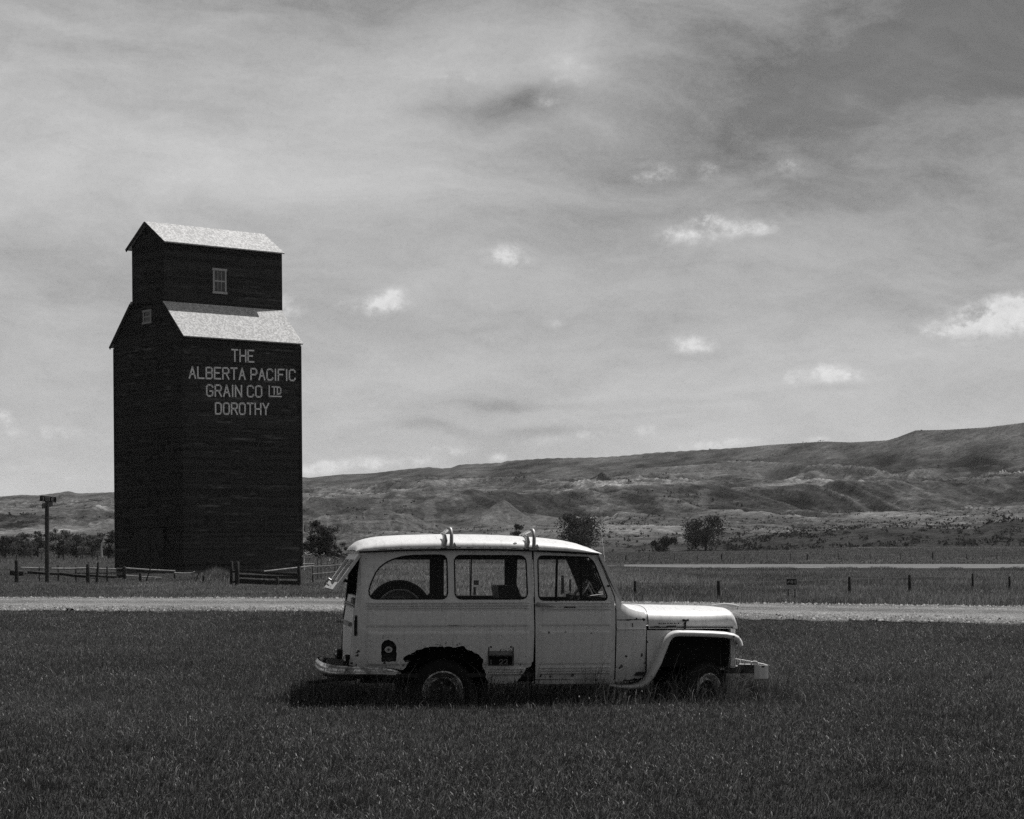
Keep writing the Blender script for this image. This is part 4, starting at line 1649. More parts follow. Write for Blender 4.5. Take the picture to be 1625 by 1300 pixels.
        sd = PLs([(1028.6, 1000.5), (1066, 1000.8), (1068, 1006), (1061, 1012), (1054, 1027), (1045, 1050), (1035, 1069), (1029, 1073)])
        sheet('fender_side', sd, [], lambda u, z: .055 + (ZC - z) * .03 if z < ZC else .055, ['old_paint', 'black_gap', 'old_paint'], fd, mirror=MID if mir else None, thick=.01)
    m = MB()
    for x, y, r in ((1163, 1010.2, 1.6), (1173.2, 1010.8, 1.2)):
        a = PL(x, y)
        m.lathe([(0, 0), (r * .0064, 0), (r * .0064, .02)], (a[0], -.045, a[1]), 'y', 10)
    m.build_each('bolt_hole', 'rust', fd)
    # ---- grille and headlamps
    g = MB()
    (gu, gz1), (gu2, gz0) = PL(1168.5, 999, .12), PL(1168.5, 1060, .12)
    g.box(gu - .05, gu, .16, 1.44, gz1 - .045, gz1 + .004)
    g.box(gu - .05, gu, .16, 1.44, gz0, gz0 + .05)
    g.box(gu - .05, gu, .16, .20, gz0 + .05, gz1 - .045)
    g.box(gu - .05, gu, 1.40, 1.44, gz0 + .05, gz1 - .045)
    for k in range(10):
        y = .48 + k * .071
        g.box(gu - .04, gu + .008, y - .016, y + .016, gz0 + .05, gz1 - .045)
    for k in range(3):
        z = gz0 + .09 + k * .08
        g.box(gu - .035, gu + .004, .46, 1.14, z - .010, z + .010)
    g.build('grille', 'old_paint', root)
    for y in (.33, 1.27):
        h = MB()
        h.lathe([(.115, -.0), (.115, .03), (.098, .045), (.09, .02)], (gu, y, (gz0 + gz1) / 2 + .02), 'z', 28)
        # lathe around z then stand it up facing forwards
        h.v = [(gu + (z - ((gz0 + gz1) / 2 + .02)), yy, ((gz0 + gz1) / 2 + .02) + (x - gu)) for x, yy, z in h.v]
        hl = h.build('headlight', 'worn_chrome', root, True)
        h = MB()
        prof = [(0.001, .05), (.04, .045), (.075, .03), (.09, .015)]
        h.lathe(prof, (gu, y, (gz0 + gz1) / 2 + .02), 'z', 28)
        h.v = [(gu + (z - ((gz0 + gz1) / 2 + .02)), yy, ((gz0 + gz1) / 2 + .02) + (x - gu)) for x, yy, z in h.v]
        h.build('lens', 'pale_metal', hl, True)
    # pale scraps at the edge of the grille shell
    m = MB()
    for pts, r in ([(1166.5, 1023), (1168, 1027), (1166.5, 1031)], .008), ([(1169, 1032), (1166.8, 1038), (1167.6, 1044)], .007), ([(1166, 1047), (1166.3, 1056)], .008), ([(1173, 1047), (1174.3, 1055)], .012), ([(1164, 1057.5), (1170, 1057.5)], .007):
        m.tube([(PL(x, y, .1)[0], .09, PL(x, y, .1)[1]) for x, y in pts], r, 6)
    m.build_each('trim_scrap', 'pale_metal', root, True)
    # ---- front bumper: channel bar with turned-back ends
    m = MB()
    (b0, z1), (b1, z0) = PL(1197, 1056, .05), PL(1222, 1077, .05)
    dz = .012
    arc = [(b0, .05), (b0 + .05, .035), (b1 - .05, .045), (b1 - .015, .07), (b1, .12), (b1 + .02, .35), (b1 + .03, MID), (b1 + .02, 1.25), (b1, 1.48), (b1 - .015, 1.53), (b1 - .05, 1.555), (b0 + .05, 1.565), (b0, 1.55)]
    nP = len(arc)
    v, f = [], []
    for (x, y) in arc:
        dx, dy = (MID - y) * 0, 0
        v += [(x, y, z0), (x, y, z1 - dz), (x, y, z1)]
    inner = []
    for i, (x, y) in enumerate(arc):
        a = Vector(arc[max(i - 1, 0)])
        b = Vector(arc[min(i + 1, nP - 1)])
        d = (b - a).normalized()
        nn = Vector((-d.y, d.x))
        inner.append(Vector((x, y)) + nn * .022)
    for p in inner:
        v += [(p.x, p.y, z0), (p.x, p.y, z1 - dz), (p.x, p.y, z1)]
    N3 = nP * 3
    for i in range(nP - 1):
        for k in range(2):
            f.append((i * 3 + k, (i + 1) * 3 + k, (i + 1) * 3 + k + 1, i * 3 + k + 1))
            f.append((N3 + i * 3 + k + 1, N3 + (i + 1) * 3 + k + 1, N3 + (i + 1) * 3 + k, N3 + i * 3 + k))
        f.append((i * 3 + 2, (i + 1) * 3 + 2, N3 + (i + 1) * 3 + 2, N3 + i * 3 + 2))
        f.append((N3 + i * 3, N3 + (i + 1) * 3, (i + 1) * 3, i * 3))
    m.add(v, f)
    bp = m.build('front_bumper', 'old_paint', root)
    m = MB()
    (a, za) = PL(1173, 1055, .3)
    for y in (.30, 1.30):
        m.box(a - .15, b1 - .04, y - .03, y + .03, za - .09, za - .002)
    m.build_each('bumper_bracket', 'rust', bp)
    m = MB()
    (a, za), (b, zb_) = PL(1192.5, 1055, .05), PL(1204, 1055, .05)
    m.tube([(a, .06, za), (a + .005, .06, za + .022), ((a + b) / 2 - .01, .06, za + .028), (b - .02, .06, za + .026), (b, .06, za - .002)], [.008, .012, .013, .012, .008], 8)
    (c0, _z) = PL(1173, 1054, .05)
    m.tube([(c0, .07, za + .004), (a + .02, .07, za + .0)], .006, 6)
    m.build('bumper_hook', 'pale_metal', bp, True)

    # ---- roof shell
    prof_t = [(561.5, 873), (566, 866.5), (576, 859.2), (590, 854.2), (609, 851.2), (645, 849), (704, 847.6), (776, 848.2), (820, 849.8), (870, 853), (901, 856.6), (922.6, 861.3), (938.5, 867.4), (947, 873.4), (951, 878.4)]
    prof_b = [(561.5, 875.5), (573, 875.2), (640, 872.2), (728, 871.0), (800, 871.6), (845, 873), (900, 875), (951, 878.8)]
    secs = []
    us = np.concatenate([np.linspace(561.6, 580, 9), np.linspace(586, 900, 30), np.linspace(906, 951, 14)])
    for x in us:
        yt = np.interp(x, *zip(*prof_t))
        yb = np.interp(x, *zip(*prof_b))
        endf = min(1.0, max(0.0, (x - 560.5) / 20)) ** .4 * min(1.0, max(.0, (956 - x) / 22)) ** .30
        hw = .70 + .065 * endf
        u_, zt_ = PL(x, yt, .55)
        _, zb_ = PL(x, yb, .03)
        u_ = PL(x, yb, .04 + .5 * (1 - endf))[0]
        secs.append(shell(u_, hw, zb_, max(zt_, zb_ + .004), 2.7, 41))
    roof = loft('roof', secs, 'old_paint', root)
    # drip rail, rusty along its rear half
    for y_s in (1, -1):
        m = MB()
        pts = []
        for x in np.linspace(570, 950, 30):
            u_, z_ = PL(x, np.interp(x, *zip(*prof_b)) + .6, .03)
            y = .020 if x < 935 else .02 + (x - 935) * .0012
            pts.append((u_, y if y_s > 0 else 2 * MID - y, z_))
        m.tube(pts, .0115, 6)
        m.build('drip_rail', 'rubber', roof, True)
    m = MB()
    rr = random.Random(12)
    for x in np.arange(600, 846, 3.2):
        if rr.random() < .72:
            yb = np.interp(x, *zip(*prof_b)) - rr.uniform(.8, 1.6)
            (a, za), (b, _) = PL(x, yb, .03), PL(x + rr.uniform(1.5, 4.5), yb, .03)
            h = rr.uniform(.003, .010)
            m.box(a, b, .0305, .06, za - h, za + h)
    m.build_each('rust_scar', 'rust', roof)

    # ---- roof carriers
    for (xa, first) in ((713.5, True), (844.5, False)):
        m = MB()
        dx = xa - 713.5
        dy = 0 if first else 2.5
        q = lambda x, y, l: (PL(x + dx, y + dy, l)[0], l, PL(x + dx, y + dy, l)[1])
        m.tube([q(716, 868, .005), q(716.5, 858, .0), q(716.6, 849, .02), q(715.8, 842, .045), q(714.2, 839.2, .075), q(712, 838.8, .11)], [.020, .019, .018, .020, .020, .018], 10)
        m.box(q(709, 0, 0)[0], q(722, 0, 0)[0], .008, .05, q(716, 871, 0)[2], q(716, 866, 0)[2])
        m.tube([q(719, 868, .01), q(721.5, 862.5, .02), q(724, 867, .01)], .014, 8)
        m.tube([q(706, 867, .03), q(708, 858, .04), q(706.5, 850, .09), q(702, 846.8, .16)], [.016, .016, .013, .010], 8)
        rc = m.build('roof_rack', 'dull_metal', root, True)
        m = MB()
        a = Vector(q(712, 838.8, .10))
        b = Vector((a.x - .0, .80, PL(700, 849.6, .8)[1]))
        m.obox(a, b, .035, .016)
        m.build('cross_bar', 'pale_metal', rc)

    # ---- windscreen
    (a0, za0), (a1, za1) = PL(950.5, 880, .05), PL(984, 955, .05)
    top, bot = Vector((a0, 0, za0)), Vector((a1, 0, za1))
    d = (bot - top)
    m = MB()
    for y in (.085, 2 * MID - .085):
        m.obox(top + Vector((0.012, y, 0)), bot + Vector((0.012, y - (.0 if y < MID else -.0), 0)), .09, .03, up=(1, 0, .4))
    m.obox(top + Vector((.0, .09, -.01)), top + Vector((.0, 2 * MID - .09, -.01)), .03, .05)
    m.obox(bot + Vector((.0, .09, .02)), bot + Vector((.0, 2 * MID - .09, .02)), .03, .05)
    m.obox(top + Vector((.008, MID, -.03)), bot + Vector((.008, MID, .04)), .025, .012, up=(1, 0, .4))
    wf = m.build('windscreen', 'old_paint', root)
    mk('window_glass', [top + Vector((.004, .11, 0)), bot + Vector((.004, .11, 0)), bot + Vector((.004, 2 * MID - .11, 0)), top + Vector((.004, 2 * MID - .11, 0))], [(0, 1, 2, 3)], 'window_glass', wf)

    # ---- interior
    m = MB()
    m.box(PL(575, 0)[0], PL(1025, 0)[0], .09, 1.51, .27, .31)
    m.build('floor_pan', 'interior', root)
    lf = 2 * MID - .175
    hz0 = PL(760, 888.3, lf)[1]
    m = MB()
    m.box(PL(588, 0, .8)[0], PL(930, 0, .8)[0], .14, 2 * MID - .14, 1.545, 1.56)
    m.box(PL(600, 0, lf)[0], PL(935, 0, lf)[0], lf, lf + .03, hz0, 1.548)
    m.build('headliner', 'interior', root)
    m = MB()
    for x0, x1 in ((682, 690.5), (694.5, 704.5), (801, 819)):
        (a, z0), (b, z1) = PL(x0, 955, lf), PL(x1, 885, lf)
        m.box(a, b, lf + .002, lf + .028, z0, hz0)
    m.build_each('pillar_trim', 'interior', root)
    # far-side windscreen pillar seen through the door window
    m = MB()
    pl = [(899, 888.3), (930, 888.3), (932, 950), (921, 941)]
    m.prism(PLs(pl, lf), 'y', lf + .004, lf + .02)
    m.build_each('pillar_trim', 'interior', root)
    m = MB()
    pr = [PL(x, y, .95) for x, y in ((789, 929.5), (792, 928.8), (820, 929), (826, 946), (834, 950), (836, 1010), (789.5, 1010), (792, 950), (790, 938))]
    m.prism(pr, 'y', .92, 1.42)
    m.build('seat', 'seat_vinyl', root)
    m = MB()
    pr = [PL(x, y, .35) for x, y in ((838, 958), (862, 958), (880, 1005), (910, 1008), (910, 1040), (838, 1040))]
    m.prism(pr, 'y', .2, .8)
    m.build('seat', 'seat_vinyl', root)
    m = MB()
    pr = [PL(x, y, .12) for x, y in ((934, 947), (940, 945.5), (972, 951), (976, 1000), (934, 985))]
    m.prism(pr, 'y', .12, 2 * MID - .12)
    m.build('dashboard', 'interior', root)
    m = MB()
    for p0, p1, r, l in (((935, 946.5), (957, 943.6), .010, .5), ((933, 949), (939, 948), .009, .4), ((950, 941), (956.5, 940.5), .009, .3)):
        m.tube([(PL(*p0, l)[0], l, PL(*p0, l)[1]), (PL(*p1, l)[0], l, PL(*p1, l)[1])], r, 6)
    m.build_each('dash_trim', 'pale_metal', root, True)
    # steering wheel, seen almost edge-on
    cu, cz = PL(914, 948, .42)
    ax = Vector((math.cos(R(38)), 0, -math.sin(R(38))))
    s = Vector((0, 1, 0))
    t = ax.cross(s)
    ctr = Vector((cu, .42, cz))
    m = MB()
    ring = [ctr + (s * math.cos(a) + t * math.sin(a)) * .20 for a in np.linspace(0, 2 * math.pi, 37)]
    m.tube(ring, .014, 8, cap=False)
    for a in (R(90), R(210), R(330)):
        m.tube([ctr + ax * .03, ctr + (s * math.cos(a) + t * math.sin(a)) * .195], .010, 6)
    m.tube([ctr + ax * .02, ctr + ax * .5], .02, 8)
    m.build('steering_wheel', 'dull_metal', root, True)
    m = MB()
    vz = [PL(x, y, .5) for x, y in ((929.5, 890.5), (941.5, 888.5), (943.5, 908.5), (934, 910.5))]
    m.prism(vz, 'y', .3, .72)
    m.build('sun_visor', 'interior', root)
    m = MB()
    a = PL(942, 899, .2)
    m.lathe([(0, 0), (.014, 0), (.016, .014), (0, .02)], (a[0], .16, a[1]), 'y', 10)
    m.build('visor_clip', 'pale_metal', root, True)

    # ---- tail end: tailgate, hatch, lamps, bumper
    tz1, tz0 = PL(566, 947)[1], PL(556, 1056)[1]
    m = MB()
    ru1, ru0 = rear_u(tz1), rear_u(tz0)
    for (k0, k1) in ((0, .14), (.14, .5), (.5, .86), (.86, 1)):
        za, zb_ = tz1 + (tz0 - tz1) * k0, tz1 + (tz0 - tz1) * k1
        bul = lambda k: -.018 * math.sin(math.pi * k)
        m.prism([(rear_u(za) + .02 + bul(k0), za), (rear_u(zb_) + .02 + bul(k1), zb_), (rear_u(zb_) + .06, zb_), (rear_u(za) + .06, za)], 'y', .10, 1.50)
    tg = m.build('tailgate', 'old_paint', root)
    m = MB()
    for z in (PL(560, 960)[1], PL(560, 964)[1]):
        m.box(rear_u(z) - .012, rear_u(z) + .03, .12, 1.48, z - .008, z + .008)
    z = PL(556, 993)[1]
    m.box(rear_u(z) - .03, rear_u(z) + .03, .3, 1.3, z - .02, z + .02)
    m.build_each('tailgate_moulding', 'dull_metal', tg)
    m = MB()
    z = PL(556, 993)[1]
    m.tube([(rear_u(z) - .02, 1.15, z), (rear_u(z) - .10, 1.15, z + .005), (rear_u(z) - .10, 1.05, z + .005)], .011, 8)
    m.build('tailgate_handle', 'dull_metal', tg, True)
    m = MB()
    for a, b in ((952, 958),):
        z1, z0 = PL(556, 950)[1], PL(556, 958)[1]
        m.box(rear_u(z0) - .012, rear_u(z0) + .03, .22, .50, z0, z1)
    m.build('tailgate_plate', 'plate_paint', tg)
    # strap hinge on the near rear corner
    m = MB()
    for (y0, y1, w) in ((977, 985, .02), (985, 1009, .034)):
        z1, z0 = PL(563, y0)[1], PL(563, y1)[1]
        u_ = PL(565, y0)[0]
        m.box(u_ - w / 2, u_ + w / 2, .012, .05, z0, z1)
    m.build_each('corner_hinge', 'rubber', root)
    m = MB()
    u_, z1 = PL(567.3, 984)
    z0 = PL(567, 1008)[1]
    m.tube([(u_, .010, z0), (u_, .010, z1)], .006, 6)
    m.build('hinge_pin', 'dull_metal', root, True)
    # tail lamp on the near corner
    for mir in (False, True):
        m = MB()
        a = PL(552, 1046, .12)
        yy = .17
        m.lathe([(0.0, 0), (.060, 0), (.066, .015), (.062, .05), (.05, .09)], (0, 0, 0), 'z', 20)
        m.v = [(a[0] - .03 + z, (2 * MID - yy if mir else yy) + y * .75, a[1] - .012 + x * .85) for x, y, z in m.v]
        tl = m.build('tail_lamp', 'rubber', root, True)
        m = MB()
        m.lathe([(.056, -.012), (.064, -.006), (.066, .006), (.060, .012)], (0, 0, 0), 'z', 20)
        m.v = [(a[0] - .03 + z, (2 * MID - yy if mir else yy) + y * .75, a[1] - .012 + x * .85) for x, y, z in m.v]
        m.build('lamp_rim', 'worn_chrome', tl, True)
    # open hatch
    (h1u, h1z), (h0u, h0z) = PL(572, 880.5, .09), PL(531, 937.5, .09)
    A, B = Vector((h1u, 0, h1z)), Vector((h0u, 0, h0z))
    dirv = (B - A).normalized()
    nrm = Vector((-dirv.z, 0, dirv.x))
    if nrm.z < 0:
        nrm = -nrm
    Lh = (B - A).length
    m = MB()

    def hb(s0, s1, y0, y1, th=.03, off=0):
        p = A + dirv * ((s0 + s1) / 2) + Vector((0, 0, 0)) + nrm * off
        m.obox(p + Vector((0, y0, 0)), p + Vector((0, y1, 0)), s1 - s0, th, up=nrm)
    hb(0, .07, .12, 1.48)
    hb(Lh - .085, Lh, .12, 1.48, .045)
    hb(.07, Lh - .085, .12, .185)
    hb(.07, Lh - .085, 1.415, 1.48)
    hb(.07, Lh - .085, .76, .82, .034)
    hatch = m.build('liftgate', 'old_paint', root)
    mk('window_glass', [A + Vector((0, .18, 0)), A + Vector((0, 1.42, 0)), B + Vector((0, 1.42, 0)), B + Vector((0, .18, 0))], [(0, 1, 2, 3)], 'window_glass', hatch)
    m = MB()
    p = A + dirv * (Lh - .08) + nrm * .03
    m.tube([p + Vector((0, .72, 0)), p + nrm * .05 + Vector((0, .74, 0)), p + nrm * .05 + dirv * .05 + Vector((0, .86, 0)), p + dirv * .05 + Vector((0, .9, 0))], .011, 8)
    m.lathe([(0, 0), (.03, 0), (.03, .02), (0, .02)], p + Vector((0, .60, 0)), 'y', 12)
    m.build('liftgate_handle', 'dull_metal', hatch, True)
    m = MB()
    for y in (.16, 1.44):
        m.tube([A + dirv * .30 + Vector((0, y, 0)), Vector((rear_u(1.2) + .12, y, 1.18))], .008, 6)
    m.build_each('liftgate_stay', 'rubber', hatch, True)
    # header above the hatch
    m = MB()
    z1, z0 = PL(573, 874.6)[1], PL(572, 881)[1]
    m.prism([(rear_u(z1) - .05, z1), (rear_u(z1) + .02, z1 + .0), (rear_u(z0) + .03, z0), (rear_u(z0) - .0, z0)], 'y', .12, 1.48)
    m.build('rear_header', 'old_paint', root)
    # rear bumper: chromed blade wrapping round the near corner
    pts_t = [(520, 1054.3), (527, 1055.3), (536, 1056.8), (560, 1058), (583, 1058.6), (605, 1059.6), (622, 1061.2), (631, 1064), (636, 1067.5)]
    pts_b = [(520, 1075), (527, 1075.6), (536, 1075.8), (560, 1075.6), (583, 1075.2), (605, 1075.2), (622, 1076), (631, 1075), (636.5, 1070)]
    secs = []

    def bsec(ut, zt_, ub, zb_, y, nx, ny):
        out = []
        for k in range(9):
            t = k / 8
            z = zt_ + (zb_ - zt_) * t
            o = .030 * math.sin(math.pi * t) ** .7 - .012 * math.exp(-((t - .42) / .10) ** 2)
            out.append((ut + (ub - ut) * t + nx * o, y + ny * o, z))
        out += [(ut + (ub - ut) * .9 - nx * .02, y - ny * .02, zb_ + .004), (ut - nx * .02, y - ny * .02, zt_ - .004)]
        return out
    ends = []
    for (xt, yt), (xb, yb) in zip(pts_t[::-1], pts_b[::-1]):
        ut, zt_ = PL(xt, yt, -.02)
        ub, zb_ = PL(xb, yb, -.02)
        ends.append((ut, zt_, ub, zb_))
    for e in ends[:-2]:
        secs.append(bsec(*e, -.010, 0, -1))
    ut, zt_, ub, zb_ = ends[-2]
    secs.append(bsec(ut, zt_, ub, zb_, .002, -.3, -.95))
    ut, zt_, ub, zb_ = ends[-1]
    secs.append(bsec(ut + .02, zt_, ut + .02, zb_, .03, -.75, -.65))
    secs.append(bsec(ut, zt_, ut, zb_, .09, -1, -.2))
    secs.append(bsec(ut - .03, zt_, ut - .03, zb_, .35, -1, -.05))
    secs.append(bsec(ut - .04, zt_, ut - .04, zb_, MID, -1, 0))
    far = [[(x, 2 * MID - y, z) for x, y, z in s_] for s_ in reversed(secs[:-1])]
    rb = loft('rear_bumper', secs + far, 'worn_chrome', root)
    m = MB()
    a = PL(631, 1071, -.03)
    m.lathe([(0, 0), (.017, 0), (.017, .02)], (a[0], -.045, a[1]), 'y', 12)
    m.build('bumper_bolt', 'rust', rb, True)
    m = MB()
    rr = random.Random(6)
    for (x0, x1, y0, y1) in ((523, 540, 1062, 1070), (572, 600, 1068, 1074.5), (506, 520, 1064, 1070)):
        pass
    (a, za), (b, zb_) = PL(480, 1082.5, .3), PL(535, 1080, .3)
    m.tube([(a + .05, .32, za), (a + .12, .31, za - .006), (b, .3, zb_ + .01), (b + .2, .3, zb_ + .02)], [.012, .018, .02, .02], 8)
    m.build('tow_bar', 'rubber', root, True)

    # ---- fuel filler recess and plate
    m = MB()
    u_, z_ = PL(617, 1033)
    yb_ = tumble(u_, z_)
    rec = PLs([(604, 1052.5), (604, 1020), (609, 1015), (616.5, 1013.5), (625, 1015), (631, 1021), (631, 1052.5)])
    m.prism(rec, 'y', yb_ + .055, yb_ + .07)
    fr_ = m.build('fuel_filler', 'rust', root)
    m = MB()
    a = PL(616.5, 1031, .04)
    m.lathe([(.000, -.030), (.012, -.032), (.014, -.022), (.024, -.020), (.026, -.030), (.038, -.028), (.040, -.005), (.040, .03)], (a[0], yb_ + .03, a[1]), 'y', 24)
    m.v = [(x, y, a[1] + (z - a[1]) * .82) for x, y, z in m.v]
    m.build('fuel_cap', 'pale_metal', fr_, True)
    m = MB()
    m.lathe([(0, -.034), (.011, -.034), (.012, -.028), (.012, .0)], (a[0], yb_ + .03, a[1]), 'y', 12)
    m.build('cap_lock', 'rust', fr_, True)
    (a, z0), (b, z1) = PL(775, 1057), PL(815.5, 1022)
    zm = PL(795, 1040.5)[1]
    yb_ = yq((a + b) / 2, (z0 + z1) / 2)
    m = MB()
    t_ = .011
    y0_, y1_ = yb_ - .012, yb_ + .006
    m.box(a, b, y0_, y1_, z1 - t_, z1)
    m.box(a, b, y0_, y1_, z0, z0 + t_)
    m.box(a, a + t_, y0_, y1_, z0 + t_, z1 - t_)
    m.box(b - t_, b, y0_, y1_, z0 + t_, z1 - t_)
    m.box(a + t_, b - t_, y0_, y1_, zm - .004, zm + .004)
    pf = m.build('side_step_plate', 'rust', root)
    m = MB()
    m.box(a + t_, b - t_, yb_ - .006, yb_ + .003, zm + .004, z1 - t_)
    tp = m.build('tread_pad', 'plate_paint', pf)
    m = MB()
    rr = random.Random(2)
    for k in range(16):
        x = a + .025 + (b - a - .05) * rr.random()
        z = zm + .012 + (z1 - zm - .035) * rr.random()
        m.obox((x, yb_ - .0085, z), (x + rr.uniform(.006, .02), yb_ - .0085, z + rr.uniform(-.012, .012)), .004, .005)
    for x in (a + .028, b - .028):
        m.lathe([(0, 0), (.011, 0), (.011, .01)], (x, yb_ - .014, z1 - .03), 'y', 10)
    m.build('tread_mark', 'rust', tp)
    m = MB()
    m.prism(PLs([(774, 1040), (815, 1040), (815, 1057), (774, 1057)]), 'y', yb_ + .05, yb_ + .06)
    dk = m.build('step_well', 'black_gap', pf)
    m = MB()
    base = z0 + .016
    for txt, x0, x1 in (('1', 778, 780.5), ('2', 793, 798.5), ('2', 801, 805.5)):
        (p, _), (q_, _) = PL(x0, 1053, .05), PL(x1, 1053, .05)
        lay_text(m, txt, Frame((p, yb_ + .045, base), (q_, yb_ + .045, base), (p, yb_ + .045, base + .045), (0, -1, 0)), .006, .004)
    m.build_each('step_number', 'dull_metal', dk)
    # small dark scars on the rear quarter
    m = MB()
    rr = random.Random(21)
    for x, y, w, h in ((567, 1036, 2.2, 1.6), (568, 1039.5, 1.6, 1.6), (567, 1041.3, 3, 1.2), (559, 1053, 3, 2), (583.7, 1050.5, .8, .8), (581.6, 887, 1, 1), (608.5, 1009, .7, 1), (607.5, 1012.5, .7, 1.2), (620.5, 1009.5, .6, .8), (630, 1013, .7, .7),
                       (719, 993, 12, .55), (753, 994.6, 2, .5), (835, 1042, .9, .9), (814, 994, .9, .9), (806, 973, .6, .8), (646, 1049, 5, 1.6), (566, 1056, 1.2, 2.4), (654, 1039, 4, 1.2)):
        cxu, czu = PL(x, y)
        rx, rz = w * .0064, h * .0064
        y_ = yq(cxu, czu)
        poly = [(cxu + rx * math.cos(t) * rr.uniform(.6, 1.1), czu + rz * math.sin(t) * rr.uniform(.6, 1.1)) for t in np.linspace(0, 2 * math.pi, 10)[:-1]]
        m.prism(poly, 'y', y_ - .003, y_ + .006)
    m.build_each('rust_scar', 'rust', body)

    # ---- wheels
    def wheel(px, py, lat, steer, tyre_r=.335, outward=-1, rimless=False):
        u_, z_ = PL(px, py, 0.1)
        w = empty('wheel', (u_, lat, z_))
        w.parent = root
        w.rotation_euler = (0, 0, steer)
        m = MB()
        prof = [(.205, -.075), (.235, -.085), (.28, -.088), (.315, -.072), (.333, -.04), (.335, 0), (.333, .04), (.315, .072), (.28, .088), (.235, .085), (.205, .075)]
        m.lathe(prof, (0, 0, 0), 'y', 40)
        m.v = [(x * (1.0 if z > -.05 else 1.06), y * (1.0 if z > -.1 else 1.2), max(z, -z_ - .015)) for x, y, z in m.v]
        m.build('tyre', 'rubber', w, True)
        m = MB()
        prof = [(.214, -.070), (.212, -.085), (.200, -.088), (.194, -.074), (.184, -.060), (.176, -.030), (.168, -.020), (.160, -.030), (.150, -.048), (.138, -.054), (.128, -.050), (.118, -.036), (.110, -.030), (.072, -.030), (.064, -.046), (.058, -.052), (.052, -.07), (.045, -.082), (.001, -.084)]
        if outward > 0:
            prof = [(r, -y) for r, y in prof]
        m.lathe(prof[:10], (0, 0, 0), 'y', 48)
        rim = m.build('rim', 'rusty_rim', w, True)
        m = MB()
        m.lathe(prof[9:], (0, 0, 0), 'y', 48)
        m.build('wheel_disc', 'rust', w, True)
        m = MB()
        for k in range(5):
            t = 2 * math.pi * k / 5 + .4
            m.lathe([(0, 0), (.011, 0), (.011, .02)], (.088 * math.cos(t), outward * .046 - (0.0 if outward < 0 else .02), .088 * math.sin(t)), 'y', 8)
        m.build_each('wheel_nut', 'dull_metal', rim, True)
        m = MB()
        m.tube([(0, 0, 0), (0, -outward * .5, 0)], .035, 8)
        m.build('axle', 'black_gap', w, True)
    wheel(702.7, 1098, .17, 0)
    wheel(702.7, 1098, 2 * MID - .17, 0, outward=1)
    wheel(1118.5, 1101, .19, R(38))
    wheel(1118.5, 1101, 2 * MID - .19, R(38), outward=1)
    # wheel housings and chassis
    m = MB()
    (a, z0), (b, z1) = PL(640, 1090, .3), PL(775, 1024, .3)
    m.box(a, b, .36, .40, .05, z1)
    m.box(a, b, .09, .36, z1 + .0, z1 + .02)
    m.box(a, b, 2 * MID - .40, 2 * MID - .36, .05, z1)
    (a, _), (b, _) = PL(815, 1060, .1), PL(852, 1060, .1)
    m.box(a, b, .10, .14, .24, PL(830, 1048)[1])
    (a, _), (b, _) = PL(575, 0, .2), PL(1160, 0, .2)
    for y in (.42, 1.12):
        m.box(a, b, y, y + .06, .20, .30)
    m.build_each('chassis_member', 'black_gap', root)
    # whip aerial
    m = MB()
    a, b = PL(967, 957, .95), PL(953.5, 836, .95)
    m.tube([(a[0], .95, a[1]), ((a[0] + b[0]) / 2, .95, (a[1] + b[1]) / 2), (b[0], .95, b[1])], [.006, .0045, .003], 6)
    m.build('antenna', 'pale_metal', root, True)
    # door stop on the windscreen pillar
    m = MB()
    a, b = PL(964.5, 930, 0), PL(969, 930, 0)
    m.tube([(a[0], .03, a[1]), (b[0], .02, b[1])], .008, 6)
    m.build('pillar_clip', 'rubber', root, True)

    # ---- the spare wheel standing inside, a thing of its own
    u_, z_ = PL(633, 972.8, 1.30)
    X = JP_O[0] + u_ * cps - 1.30 * sps
    Y = JP_O[1] + u_ * sps + 1.30 * cps
    sp = empty('spare_wheel', (X, Y, z_))
    sp.rotation_euler = (0, 0, PSI)
    tag(sp, 'dark spare wheel standing inside the wagon behind its rear quarter window', 'wheel')
    m = MB()
    k = 1.055
    m.lathe([(.225 * k, -.07), (.25 * k, -.085), (.285 * k, -.088), (.318 * k, -.072), (.335 * k, -.03), (.335 * k, .03), (.318 * k, .072), (.285 * k, .088), (.25 * k, .085), (.225 * k, .07)], (0, 0, 0), 'y', 56)
    m.build('tyre', 'rubber', sp, True)
    m = MB()
    m.lathe([(.238, -.078), (.246, -.096), (.258, -.098), (.262, -.080)], (0, 0, 0), 'y', 56)
    m.build('rim_edge', 'pale_metal', sp, True)
    m = MB()
    m.lathe([(.24, -.05), (.22, -.03), (.14, -.02), (.10, -.04), (.001, -.05)], (0, 0, 0), 'y', 40)
    m.build('rim', 'dull_metal', sp, True)


build_wagon()


